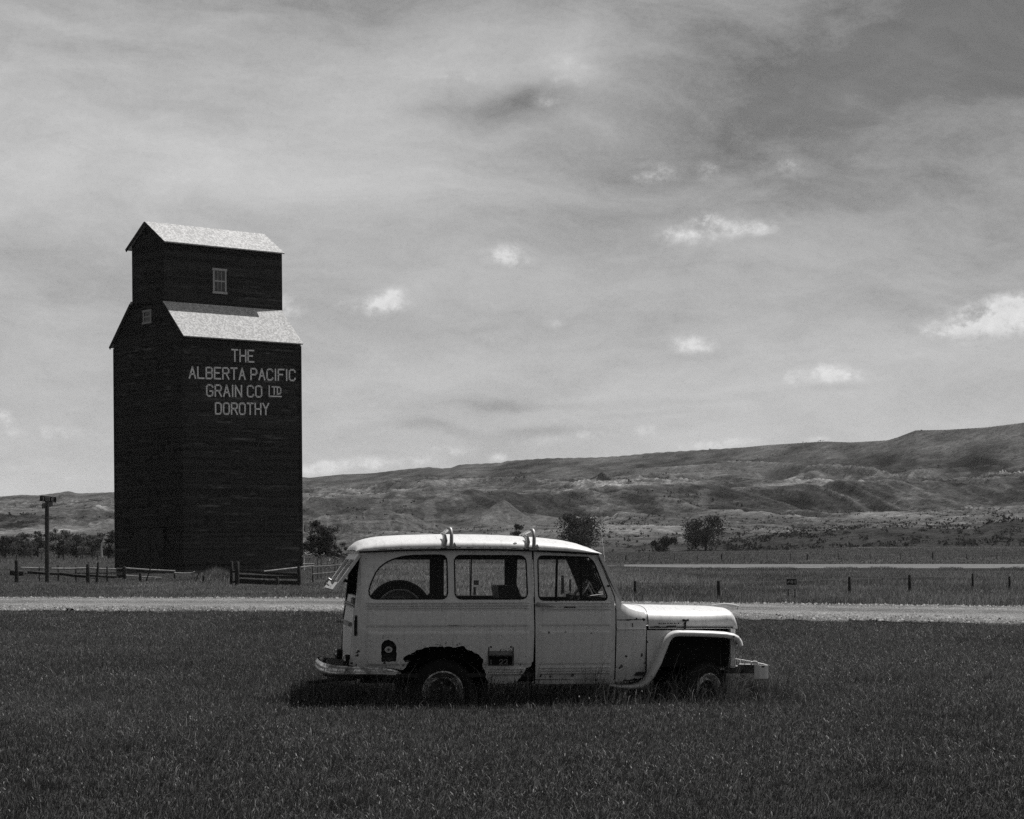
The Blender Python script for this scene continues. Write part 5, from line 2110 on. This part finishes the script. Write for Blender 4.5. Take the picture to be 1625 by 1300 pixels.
# ------------------------------------------------------------------ gravel stones lying on the road
def build_stones():
    N = 26000
    X, Y = scatter_sector(44.0, 71.0, 60, R(16.5), 1.0)
    n_, f_ = road_limits(X, Y)
    k = ~n_ & ~f_
    X, Y = X[k][:N], Y[k][:N]
    n = len(X)
    r = rng.uniform(0.015, 0.055, n) * rng.uniform(0.6, 1.0, n)
    base = np.array([(1, 0, 0), (0, 1, 0), (-1, 0, 0), (0, -1, 0), (0, 0, 1)], np.float32)
    a = rng.uniform(0, 6.28, n)
    ca, sa = np.cos(a), np.sin(a)
    v = np.zeros((n, 5, 3), np.float32)
    for i, (bx, by, bz) in enumerate(base):
        j = rng.uniform(0.7, 1.3, n)
        v[:, i, 0] = X + r * j * (bx * ca - by * sa)
        v[:, i, 1] = Y + r * j * (bx * sa + by * ca)
        v[:, i, 2] = 0.04 + r * bz * j
    f = np.array([(0, 1, 4), (1, 2, 4), (2, 3, 4), (3, 0, 4)])
    loops = (np.arange(n)[:, None, None] * 5 + f[None]).reshape(-1).astype(np.int32)
    me = bpy.data.meshes.new('road_stones')
    me.vertices.add(n * 5)
    me.vertices.foreach_set('co', v.ravel())
    me.loops.add(len(loops))
    me.loops.foreach_set('vertex_index', loops)
    me.polygons.add(n * 4)
    me.polygons.foreach_set('loop_start', np.arange(0, len(loops), 3, dtype=np.int32))
    me.update(calc_edges=True)
    t = me.attributes.new('tone', 'FLOAT', 'POINT')
    t.data.foreach_set('value', np.repeat(rng.uniform(0.03, 0.5, n), 5).astype(np.float32))
    me.materials.append(MATS['leaf'])
    o = bpy.data.objects.new('road_stones', me)
    C.objects.link(o)
    tag(o, kind='stuff')


build_stones()


# ------------------------------------------------------------------ fences, posts and signs
material('rail_wood', lambda T: principled(T, T.ramp(T.noise(objco(T), 6.0, 5, 0.7), 0.3, 0.7, 0.24, 0.52), 0.9, 0.1))


def P3(px, py, Y):
    return Vector(((px - CX) / F * Y, Y, EYE - (py - HY) / F * Y))


def post_mesh(name, parent, px, y0, y1, wpx, Y, px1=None, mat='old_wood', r_round=True):
    a = P3(px, y1, Y)
    b = P3(px if px1 is None else px1, y0, Y)
    a.z = min(a.z, 0.0) - 0.1
    r = wpx * 1.18 * Y / F / 2
    m = MB()
    q = (a + b) / 2
    m.tube([a, q, b - (b - a).normalized() * r * .3, b], [r * 1.05, r, r * .95, r * .7], 8)
    return m.build(name, mat, parent, True)


def rail(parent, p0, p1, Y0, Y1, hpx, name='rail', mat='rail_wood', w=0.10):
    m = MB()
    a, b = P3(*p0, Y0), P3(*p1, Y1)
    h = hpx * 1.25 * Y0 / F
    mid = (a + b) / 2 - Vector((0, 0, 0.02))
    if name == 'board':
        m.obox(a, mid, w, h).obox(mid, b, w, h)
    else:
        m.tube([a, mid, b], [h * .52, h * .5, h * .44], 10)
    return m.build(name, mat, parent, name != 'board')


def build_fences():
    # left rail fence with its dark posts
    f = empty('rail_fence', P3(26, 925, 106) * 1.0)
    tag(f, 'low broken wooden rail fence around the street sign post left of the elevator', 'fence')
    f.location = (0, 106, 0)
    off = Vector((0, -106, 0))

    def fix(o):
        o.location = off
    fix(post_mesh('post', f, 26.5, 889, 921, 5.2, 106))
    fix(post_mesh('post', f, 139.5, 895, 925, 5.2, 104))
    fix(post_mesh('post', f, 153, 892, 924, 3.4, 104, 156))
    fix(post_mesh('post', f, 170, 899, 920, 2.2, 108))
    fix(post_mesh('post', f, 92.5, 897, 912, 2.2, 112))
    fix(post_mesh('post', f, 62.5, 899, 918, 1.6, 110))
    fix(post_mesh('post', f, 120.5, 898, 914, 2.0, 112))
    fix(rail(f, (33, 901), (70, 901), 110, 110, 1.8))
    fix(rail(f, (35, 904), (62, 904.5), 110, 110, 1.4))
    fix(rail(f, (82, 902.5), (137, 901.8), 110, 110, 2.2))
    fix(rail(f, (141, 901.5), (184, 903), 110, 110, 1.8))
    fix(rail(f, (44, 907.5), (96, 911), 109, 109, 3.6, mat='old_wood'))
    fix(rail(f, (96, 910.5), (140, 915), 109, 108, 4.2, mat='old_wood'))
    fix(rail(f, (142, 913), (186, 915.5), 108, 108, 3.0, mat='old_wood'))
    fix(rail(f, (16.5, 908), (38, 909.5), 107, 107, 7.5, mat='old_wood'))
    fix(rail(f, (143, 918.3), (182, 917.8), 108, 108, 1.4))
    # rails before the elevator door
    f = empty('rail_fence', (0, 119, 0))
    tag(f, 'sagging wooden rails with one square post in front of the elevator door', 'fence')
    off = Vector((0, -119, 0))
    fix(post_mesh('post', f, 197.5, 899, 918, 5.0, 119))
    fix(post_mesh('post', f, 277, 904, 920, 2.4, 120))
    fix(rail(f, (185, 904), (195, 903.5), 119, 119, 4.5, mat='old_wood'))
    fix(rail(f, (185, 914), (196, 913.5), 119, 119, 4.5, mat='old_wood'))
    fix(rail(f, (199, 901.8), (277.5, 906.2), 119, 119, 1.9))
    fix(rail(f, (276, 909.3), (304.5, 909.8), 119, 119, 1.9))
    fix(rail(f, (304, 909.6), (309, 906.8), 119, 119, 1.6))
    fix(rail(f, (198, 913.2), (256, 917), 119, 119, 1.6))
    # board fence right of the elevator corner
    f = empty('board_fence', (0, 96, 0))
    tag(f, 'short wooden board fence between twin posts and a single post before the elevator', 'fence')
    off = Vector((0, -96, 0))
    fix(post_mesh('post', f, 367.3, 891, 932, 4.6, 96))
    fix(post_mesh('post', f, 376.2, 891.5, 931, 6.2, 95.5))
    fix(post_mesh('post', f, 474.6, 898.5, 934, 5.2, 95))
    fix(post_mesh('post', f, 440.3, 916, 935, 4.2, 94.5))
    fix(rail(f, (380, 906.2), (472, 912), 96, 95.6, 3.4, 'board', 'old_wood', .05))
    fix(rail(f, (380, 913.8), (472, 916.5), 96, 95.6, 4.0, 'board', 'old_wood', .05))
    fix(rail(f, (380, 922.2), (472, 925.6), 96, 95.6, 6.0, 'board', 'old_wood', .05))
    for y in (907, 923):
        m = MB()
        a, b = P3(370, y, 95.8), P3(373.5, y, 95.6)
        m.tube([a, b], .06, 8)
        fix(m.build('spacer', 'old_wood', f))
    # pole fence to the right
    f = empty('pole_fence', (0, 104, 0))
    tag(f, 'pale peeled poles of a corral fence between elevator and station wagon hatch', 'fence')
    off = Vector((0, -104, 0))
    fix(post_mesh('post', f, 496.5, 895, 916, 1.8, 104))
    fix(post_mesh('post', f, 546, 890, 918, 2.2, 103))
    fix(rail(f, (495, 899.8), (546, 896), 104, 103, 1.7))
    fix(rail(f, (495, 911.4), (546, 906.4), 104, 103, 1.5))
    fix(rail(f, (481, 895), (499, 894.8), 106, 106, 1.6, mat='rail_wood'))
    m = MB()
    a, b = P3(419, 906.8, 96.6), P3(498, 897.9, 98)
    m.tube([a, (a + b) / 2, b], [.028, .03, .024], 8)
    o = m.build('fallen_pole', 'rail_wood', None, True)
    tag(o, 'long pale pole resting slantwise on the board fence before the elevator', 'pole')
    # loose stakes
    for lab, px, px1, y0, y1, w, Y, nm, cat in (
            ('thin tall stake leaning right in front of the elevator door rails', 229.5, 241.2, 894.5, 927, 1.8, 112, 'leaning_stake', 'stake'),
            ('stubby upright post stump below the elevator door rails', 222.5, 222.9, 909.5, 926, 4.0, 111, 'post_stump', 'post'),
            ('short thin stick leaning right beside the weedy mound', 306.8, 315.8, 909, 929, 1.6, 104, 'leaning_stick', 'stake'),
            ('short slightly tilted post on the weedy mound left of the twin fence posts', 320.8, 323.6, 914, 932, 3.4, 102, 'tilted_post', 'post')):
        o = post_mesh(nm, None, px, y0, y1, w, Y, px1)
        tag(o, lab, cat)
    # wire fence right of the road: short posts in the weeds
    f = empty('wire_fence', (0, 82, 0))
    tag(f, 'line of short dark posts standing in the weeds beyond the gravel road', 'fence')
    off = Vector((0, -82, 0))
    tops = []
    for px, y0, y1, w in ((893, 913, 950, 4.5), (905, 919, 948, 3.2), (1008, 922, 946, 4.0), (1140.5, 921.5, 950, 4.6), (1348, 915, 946, 4.2), (1443.5, 912, 944, 4.2), (1543.5, 910, 936, 3.0), (1602, 914.5, 940, 3.4)):
        Yp = EYE * F / (y1 - HY)
        fix(post_mesh('post', f, px, y0, y1, w, Yp))
        if px != 905:
            tops.append(P3(px, y0 + 4, Yp))
    m = MB()
    m.tube(tops, .004, 4)
    fix(m.build('wire', 'wire', f))
    # far wire fence on the meadow edge
    for label, pxs, D in (('long line of thin far fence posts behind the pond', [993, 1030, 1070, 1107, 1145, 1181, 1217, 1254, 1281, 1330, 1381, 1429, 1480, 1534, 1582, 1632], 300.0),
                          ('line of small far posts below the tree row left of the elevator', [26, 49, 66, 92, 101, 128, 131, 147, 155, 176], 300.0)):
        f = empty('wire_fence', (0, D, 0))
        tag(f, label, 'fence')
        off = Vector((0, -D, 0))
        tops = []
        for i, px in enumerate(pxs):
            X = (px - CX) / F * D
            z, _ = terrain(np.array([X]), np.array([D]))
            m = MB()
            hh = 0.75 + 0.35 * ((i * 7) % 5) / 5
            r = 0.05 + 0.05 * ((i * 3) % 4 == 0)
            m.tube([(X, D, z[0] - .1), (X + .02, D, z[0] + hh)], [r, r * .9], 6)
            fix(m.build('post', 'old_wood', f))
            tops.append((X, D, z[0] + .7))
        m = MB()
        m.tube(tops, .006, 4)
        fix(m.build('wire', 'wire', f))


build_fences()


def build_signs():
    Y = 105.0
    root = empty('street_sign', P3(74.8, 925, Y))
    root.location.z = -0.05
    tag(root, 'tall wooden post with two crossed dark street name blades left of the elevator', 'street sign')
    off = -Vector(root.location)
    m = MB()
    a, b = P3(74.9, 926, Y), P3(74.6, 796, Y)
    a.z = -.1
    m.tube([a, (a + b) / 2, b], [.112, .108, .104], 12)
    o = m.build('post', 'sign_post_wood', root, True)
    o.location = off
    # blades
    for corners, txt in ((((62.8, 795.4), (89.2, 797.6), (63.2, 786.6), 0.35), '1 ST E'), (((67.2, 807.6), (83.8, 803.6), (67.6, 799.0), -1.4), None)):
        p00, p10, p01 = corners[0], corners[1], corners[2]
        tilt = corners[3]
        dy = tilt * .45
        A, B, D_ = P3(*p00, Y - .12), P3(*p10, Y - .12 + dy), P3(*p01, Y - .12)
        if txt is None:
            A, B, D_ = P3(*p00, Y - .45), P3(*p10, Y + .45), P3(*p01, Y - .45)
        x, y = B - A, D_ - A
        n = x.cross(y).normalized()
        if n.y > 0:
            n = -n
        m = MB()
        v = [A, B, B + y, D_]
        v += [p - n * .03 for p in v]
        m.add(v, [(0, 1, 2, 3), (7, 6, 5, 4), (0, 4, 5, 1), (1, 5, 6, 2), (2, 6, 7, 3), (3, 7, 4, 0)])
        bl = m.build('name_blade', 'sign_dark', root)
        bl.location = off
        if txt:
            m = MB()
            o_ = A + n * .006
            fr = Frame(o_ + x * .19 + y * .22, o_ + x * .84 + y * .22, o_ + x * .19 + y * .80, n)
            lay_text(m, txt, fr, .036, .006)
            m.build('lettering', 'sign_letter', bl)
        else:
            m = MB()
            o_ = A + n * .006
            for k, (x0, x1, y0) in enumerate(((.22, .22, .25), (.42, .55, .5), (.70, .70, .25))):
                p, q = o_ + x * x0 + y * y0, o_ + x * x1 + y * (.75 if x0 == x1 else .5)
                m.obox(p, q, .006, .03, up=n.cross(q - p))
            m.build('worn_lettering', 'rust', bl)
    # small framed sign across the road
    Y = 67.0
    root = empty('roadside_sign', P3(755, 940, Y))
    root.location.z = 0
    tag(root, 'small pale framed sign on a thin post seen through the wagon middle window', 'sign')
    off = -Vector(root.location)
    A, D_ = P3(749.6, 930.6, Y), P3(761.8, 919.0, Y)
    m = MB()
    t = .04
    m.box(A.x, D_.x, Y - .01, Y + .01, A.z, A.z + t).box(A.x, D_.x, Y - .01, Y + .01, D_.z - t, D_.z)
    m.box(A.x, A.x + t, Y - .01, Y + .01, A.z + t, D_.z - t).box(D_.x - t, D_.x, Y - .01, Y + .01, A.z + t, D_.z - t)
    o = m.build('frame', 'pale_metal', root)
    o.location = off
    m = MB()
    m.box(A.x + t, D_.x - t, Y - .004, Y + .004, A.z + t, D_.z - t)
    o = m.build('panel', 'sign_dark', root)
    o.location = off
    m = MB()
    a = P3(745.8, 889, Y)
    m.tube([(a.x, Y + .03, -.1), (a.x, Y + .03, a.z)], .014, 6)
    m.obox((a.x, Y + .03, A.z + .2), (A.x + .02, Y + .014, A.z + .2), .012, .012)
    m.box(A.x + .03, A.x + .11, Y - .0, Y + .02, -.1, A.z - .02)
    o = m.build('post', 'old_wood', root)
    o.location = off
    # notice board
    Y = 66.0
    root = empty('notice_sign', P3(1256, 941, Y))
    root.location.z = 0
    tag(root, 'small dark rectangular NOTICE board standing in the weeds across the road', 'sign')
    off = -Vector(root.location)
    A, B, D_ = P3(1248.4, 928.2, Y), P3(1264.2, 927.9, Y), P3(1248.4, 919.0, Y)
    x, y, n = B - A, D_ - A, Vector((0, -1, 0))
    m = MB()
    e = .022
    xa, za, xb, zb = A.x, A.z, B.x, D_.z
    m.box(xa - e, xb + e, Y, Y + .02, za - e, zb + e)
    bb = m.build('frame', 'white_trim', root)
    bb.location = off
    m = MB()
    m.box(xa, xb, Y - .006, Y - .001, za, zb)
    pl = m.build('panel', 'sign_dark', root)
    pl.location = off
    m = MB()
    lay_text(m, 'NOTICE', Frame((xa + .035, Y - .010, za + .055), (xb - .03, Y - .010, za + .055), (xa + .035, Y - .010, zb - .055), (0, -1, 0)), .018, .006)
    m.build('lettering', 'sign_letter', pl)
    m = MB()
    m.box(xa - .0, xb + .02, Y, Y + .02, za - .135, za - .03)
    m.box((xa + xb) / 2 - .05, (xa + xb) / 2 + .08, Y - .004, Y - .0005, za - .075, za - .055)
    o = m.build('lower_strip', 'white_trim', root)
    o.location = off
    m = MB()
    for px in (xa + .05, xb - .05):
        m.box(px - .015, px + .015, Y + .022, Y + .05, -.1, zb)
    o = m.build('legs', 'old_wood', root)
    o.name = 'stand'
    o.location = off


plain('sign_post_wood', 0.085, 0.9, 0.1, var=0.35, scale=5.0)
build_signs()


# ------------------------------------------------------------------ trees and shrubs
def leaves_mesh(name, pts, size, tone, parent=None):
    n = len(pts)
    a = rng.normal(size=(n, 3))
    a /= np.linalg.norm(a, axis=1)[:, None]
    b = rng.normal(size=(n, 3))
    b -= a * (a * b).sum(1)[:, None]
    b /= np.linalg.norm(b, axis=1)[:, None]
    s = (size * rng.uniform(0.5, 1.2, n))[:, None]
    v = np.zeros((n, 4, 3), np.float32)
    v[:, 0] = pts - a * s
    v[:, 1] = pts - b * s * .55
    v[:, 2] = pts + a * s
    v[:, 3] = pts + b * s * .55
    me = bpy.data.meshes.new(name)
    me.vertices.add(n * 4)
    me.vertices.foreach_set('co', v.ravel())
    me.loops.add(n * 4)
    me.loops.foreach_set('vertex_index', np.arange(n * 4, dtype=np.int32))
    me.polygons.add(n)
    me.polygons.foreach_set('loop_start', np.arange(0, n * 4, 4, dtype=np.int32))
    me.update(calc_edges=True)
    t = me.attributes.new('tone', 'FLOAT', 'POINT')
    t.data.foreach_set('value', np.repeat(tone, 4).astype(np.float32))
    me.materials.append(MATS['leaf'])
    o = bpy.data.objects.new(name, me)
    C.objects.link(o)
    if parent:
        o.parent = parent
    return o


def tree(label, px, py_top, py_base, wpx, n=5200, tone=0.048, low=0.2, clusters=26, name='tree', D=None, seed=1, sparse=0.15, limbs=9):
    if D is None:
        X, Y, z = ground_hit(px, py_base)
    else:
        Y = D
        X = (px - CX) / F * Y
        z = float(terrain(np.array([X]), np.array([Y]))[0][0])
    h = (py_base - py_top) * Y / F
    h = EYE + (HY - py_top) * Y / F - z
    w = wpx * Y / F
    rr = random.Random(seed * 13 + int(px))
    root = empty(name, (X, Y, z - 0.05))
    tag(root, label, 'bush' if 'bush' in name or 'shrub' in name else 'tree')
    tr = MB()
    lean = rr.uniform(-.06, .06) * h
    top = Vector((lean, 0, h * .62))
    r0 = 0.035 * h
    tr.tube([(0, 0, -.2), (lean * .2, 0, h * .2), (lean * .6, 0, h * .42), top], [r0, r0 * .8, r0 * .55, r0 * .2], 8)
    cs = []
    for i in range(clusters):
        t = rr.random()
        a = rr.uniform(0, 2 * math.pi)
        zc = low + (1 - low) * (0.12 + 0.80 * t)
        prof = math.sin(math.pi * min(1, max(0, (zc - low * .6) / (1.04 - low * .6)))) ** .55
        rad = (w * .5) * prof * rr.uniform(.08, .95) ** .7
        cs.append((Vector((math.cos(a) * rad, math.sin(a) * rad * .8, zc * h * .97)), rr.uniform(.09, .21) * w * (1.2 - .4 * t), rr.uniform(.65, 1.4)))
    for c, cr, ct in cs[:limbs]:
        s = Vector((lean * .4, 0, h * rr.uniform(.16, .40)))
        mid = (s + c) / 2 + Vector((0, 0, -.03 * h))
        tr.tube([s, mid, c], [r0 * .4, r0 * .25, r0 * .08], 6)
    tr.build('trunk', 'bark', root, True)
    P, Tn = [], []
    per = n // clusters
    for c, cr, ct in cs:
        d = rng.normal(size=(per, 3))
        d /= np.linalg.norm(d, axis=1)[:, None]
        rad = cr * rng.random(per) ** .5
        q = np.array(c) + d * rad[:, None] * np.array([1.15, 1.0, .85])
        P.append(q)
        Tn.append(np.full(per, tone * ct) * rng.uniform(.6, 1.5, per))
    P = np.concatenate(P)
    Tn = np.concatenate(Tn)
    k = P[:, 2] > 0.02 * h
    k &= P[:, 2] < h * 1.02
    leaves_mesh('crown', P[k], 0.034 * max(w, h) * (2600 / n) ** .33, Tn[k], root)
    return root


def build_trees():
    tree('lone spreading tree with uneven crown on the valley floor right of the wagon', 1120, 815, 872, 66, n=5600, clusters=54, tone=.060, low=.06, limbs=16, D=512, seed=3)
    tree('broad rounded tree directly behind the wagon roof front', 917, 815, 872, 76, n=6000, clusters=54, tone=.056, low=.08, D=505, seed=5)
    tree('low tangled bush just left of the lone spreading tree', 1056, 850, 874, 44, n=3000, clusters=18, low=.0, name='bush', D=508, seed=6, tone=.03)
    tree('small dark treetop behind the middle of the wagon roof', 820, 829, 862, 36, n=2600, clusters=16, low=.05, D=520, seed=7)
    tree('dense dark tree against the right wall of the elevator', 506, 822, 884, 58, n=7000, clusters=54, low=.0, D=330, seed=8, tone=.040)
    tree('low bush behind the pole fence right of the elevator', 538, 858, 885, 30, n=2200, clusters=14, low=.0, name='bush', D=325, seed=9, tone=.032)
    row = [(8, 848, 40, 'grey-green tree at the left end of the tree row, cut by the photo edge'),
           (38, 843, 34, 'second tree from the left end of the row, rounded crown'),
           (60, 838, 30, 'tall narrow tree just left of the street sign post'),
           (93, 836, 36, 'tallest dark tree of the row, just right of the street sign post'),
           (122, 843, 32, 'rounded tree midway between street sign post and elevator'),
           (146, 846, 30, 'low dark tree left of the pale dead branch'),
           (172, 838, 34, 'tree touching the left wall of the elevator')]
    for i, (px, yt, w, lab) in enumerate(row):
        tree(lab, px, yt, 886, w * 1.2, n=4600, clusters=44, low=.0, D=325 + 6 * (i % 3), seed=20 + i, tone=.080 + .016 * (i % 2))['group'] = 'tree row left of the elevator'
    # pale dead branch in front of the last trees
    D = 316.0
    m = MB()
    pts = [P3(161.5, 884, D), P3(160.8, 868, D), P3(162, 862, D), P3(166.5, 859, D)]
    m.tube(pts, [.16, .14, .13, .07], 6)
    m.tube([P3(160.9, 866, D), P3(165, 853, D), P3(169, 848.5, D), P3(173, 848, D)], [.10, .10, .07, .04], 6)
    m.tube([P3(165, 853, D), P3(167, 850, D), P3(168.5, 846, D)], [.08, .06, .03], 6)
    o = m.build('dead_branch', 'pale_bark', None, True)
    tag(o, 'pale bare dead branch curving up between the trees left of the elevator', 'branch')
    # broken wood by the elevator and a brush pile
    D = 150.0
    m = MB()
    for a, b, r in (((480, 884), (484.5, 878), .06), ((483, 877), (486, 880), .05), ((485, 880), (490.5, 876), .07)):
        m.tube([P3(*a, D), P3(*b, D)], [r, r * .7], 6)
    m.tube([P3(482, 882, D), P3(482, 905, D)], [.05, .08], 6)
    o = m.build('broken_snag', 'pale_bark', None, True)
    tag(o, 'small bright broken snag beside the right wall of the elevator', 'branch')
    m = MB()
    rr = random.Random(31)
    D = 120.0
    for k in range(26):
        x = rr.uniform(495, 566)
        y = rr.uniform(876, 897)
        a, b = P3(x, y, D + rr.uniform(-2, 2)), P3(x + rr.uniform(-16, 16), y + rr.uniform(-7, 8), D + rr.uniform(-2, 2))
        m.tube([a, (a + b) / 2 + Vector((0, 0, rr.uniform(-.05, .1))), b], [.035, .03, .012], 5)
    for k in range(6):
        a = P3(rr.uniform(498, 560), rr.uniform(880, 890), D)
        m.tube([(a.x, a.y, -.1), a], [.04, .03], 5)
    o = m.build('brush_pile', 'dead_twig', None, True)
    tag(o, 'tangled pile of grey dead branches above the pole fence behind the hatch', 'brush pile')

    # scrub too many to count: the bank at the far side of the field and the sage on the apron
    P, Tn, S = [], [], []
    for k in range(900):
        u = rng.uniform(1150, 1900) if k < 780 else rng.uniform(930, 1180)
        D = rng.uniform(500, 575)
        X = (u - CX) / F * D
        z, _ = terrain(np.array([X]), np.array([D]))
        if rng.random() > ss(.38, .62, fbm(np.array([X / 18]), np.array([D / 14]), 3, 511))[0]:
            continue
        hh = rng.uniform(.4, 1.5)
        c = rng.normal(size=(16, 3)) * np.array([.55, .55, .32]) * hh + np.array([X, D, z[0] + hh * .45])
        P.append(c)
        Tn.append(rng.uniform(.022, .075) * rng.uniform(.7, 1.4, 16))
        S.append(np.full(16, .30 * hh + .1))
    o = leaves_mesh('bank_scrub', np.concatenate(P), np.concatenate(S), np.concatenate(Tn))
    tag(o, kind='stuff')
    n = 4200
    u = rng.uniform(400, 1950, n)
    D = rng.uniform(590, 1000, n)
    k = (u > 900) | (rng.random(n) < .35)
    u, D = u[k], D[k]
    X = (u - CX) / F * D
    dens = fbm(X / 60, D / 90, 4, 303)
    k = rng.random(len(u)) < ss(.40, .62, dens)
    X, D = X[k], D[k]
    z, _ = terrain(X, D)
    n = len(X)
    c = np.repeat(np.stack([X, D, z + .25], -1), 6, 0) + rng.normal(size=(n * 6, 3)) * np.array([.42, .42, .22])
    o = leaves_mesh('sagebrush', c, np.full(n * 6, .42), np.repeat(rng.uniform(.012, .035, n), 6))
    tag(o, kind='stuff')
    # brush on the hillsides, in the hollows
    n = 9000
    u = rng.uniform(-300, 1950, n)
    D = rng.uniform(1000, 2100, n)
    X = (u - CX) / F * D
    dens = fbm(X / 70 + 7, D / 70, 4, 83)
    k = rng.random(n) < ss(.50, .68, dens) * .55
    X, D = X[k], D[k]
    z, _ = terrain(X, D)
    n = len(X)
    c = np.repeat(np.stack([X, D, z + .4], -1), 5, 0) + rng.normal(size=(n * 5, 3)) * np.array([.9, .9, .4])
    o = leaves_mesh('hill_brush', c, np.full(n * 5, .8), np.repeat(rng.uniform(.015, .035, n), 5))
    tag(o, kind='stuff')


plain('dead_twig', 0.16, 0.9, 0.1)
build_trees()


# ------------------------------------------------------------------ thin summer haze
def build_haze():
    m = bpy.data.materials.new('haze')
    m.use_nodes = True
    m.node_tree.nodes.clear()
    T = NT(m.node_tree)
    out = T.node('ShaderNodeOutputMaterial')
    v = T.node('ShaderNodeVolumePrincipled')
    v.inputs['Color'].default_value = (.95, .95, .95, 1)
    v.inputs['Density'].default_value = HAZE
    v.inputs['Anisotropy'].default_value = 0.0
    T.l.new(v.outputs[0], out.inputs['Volume'])
    MATS['haze'] = m
    mb = MB()
    mb.box(-2700, 2700, -300, 5700, -1.2, 190)
    o = mb.build('haze', 'haze')
    tag(o, kind='stuff')


HAZE = 0.00004
build_haze()
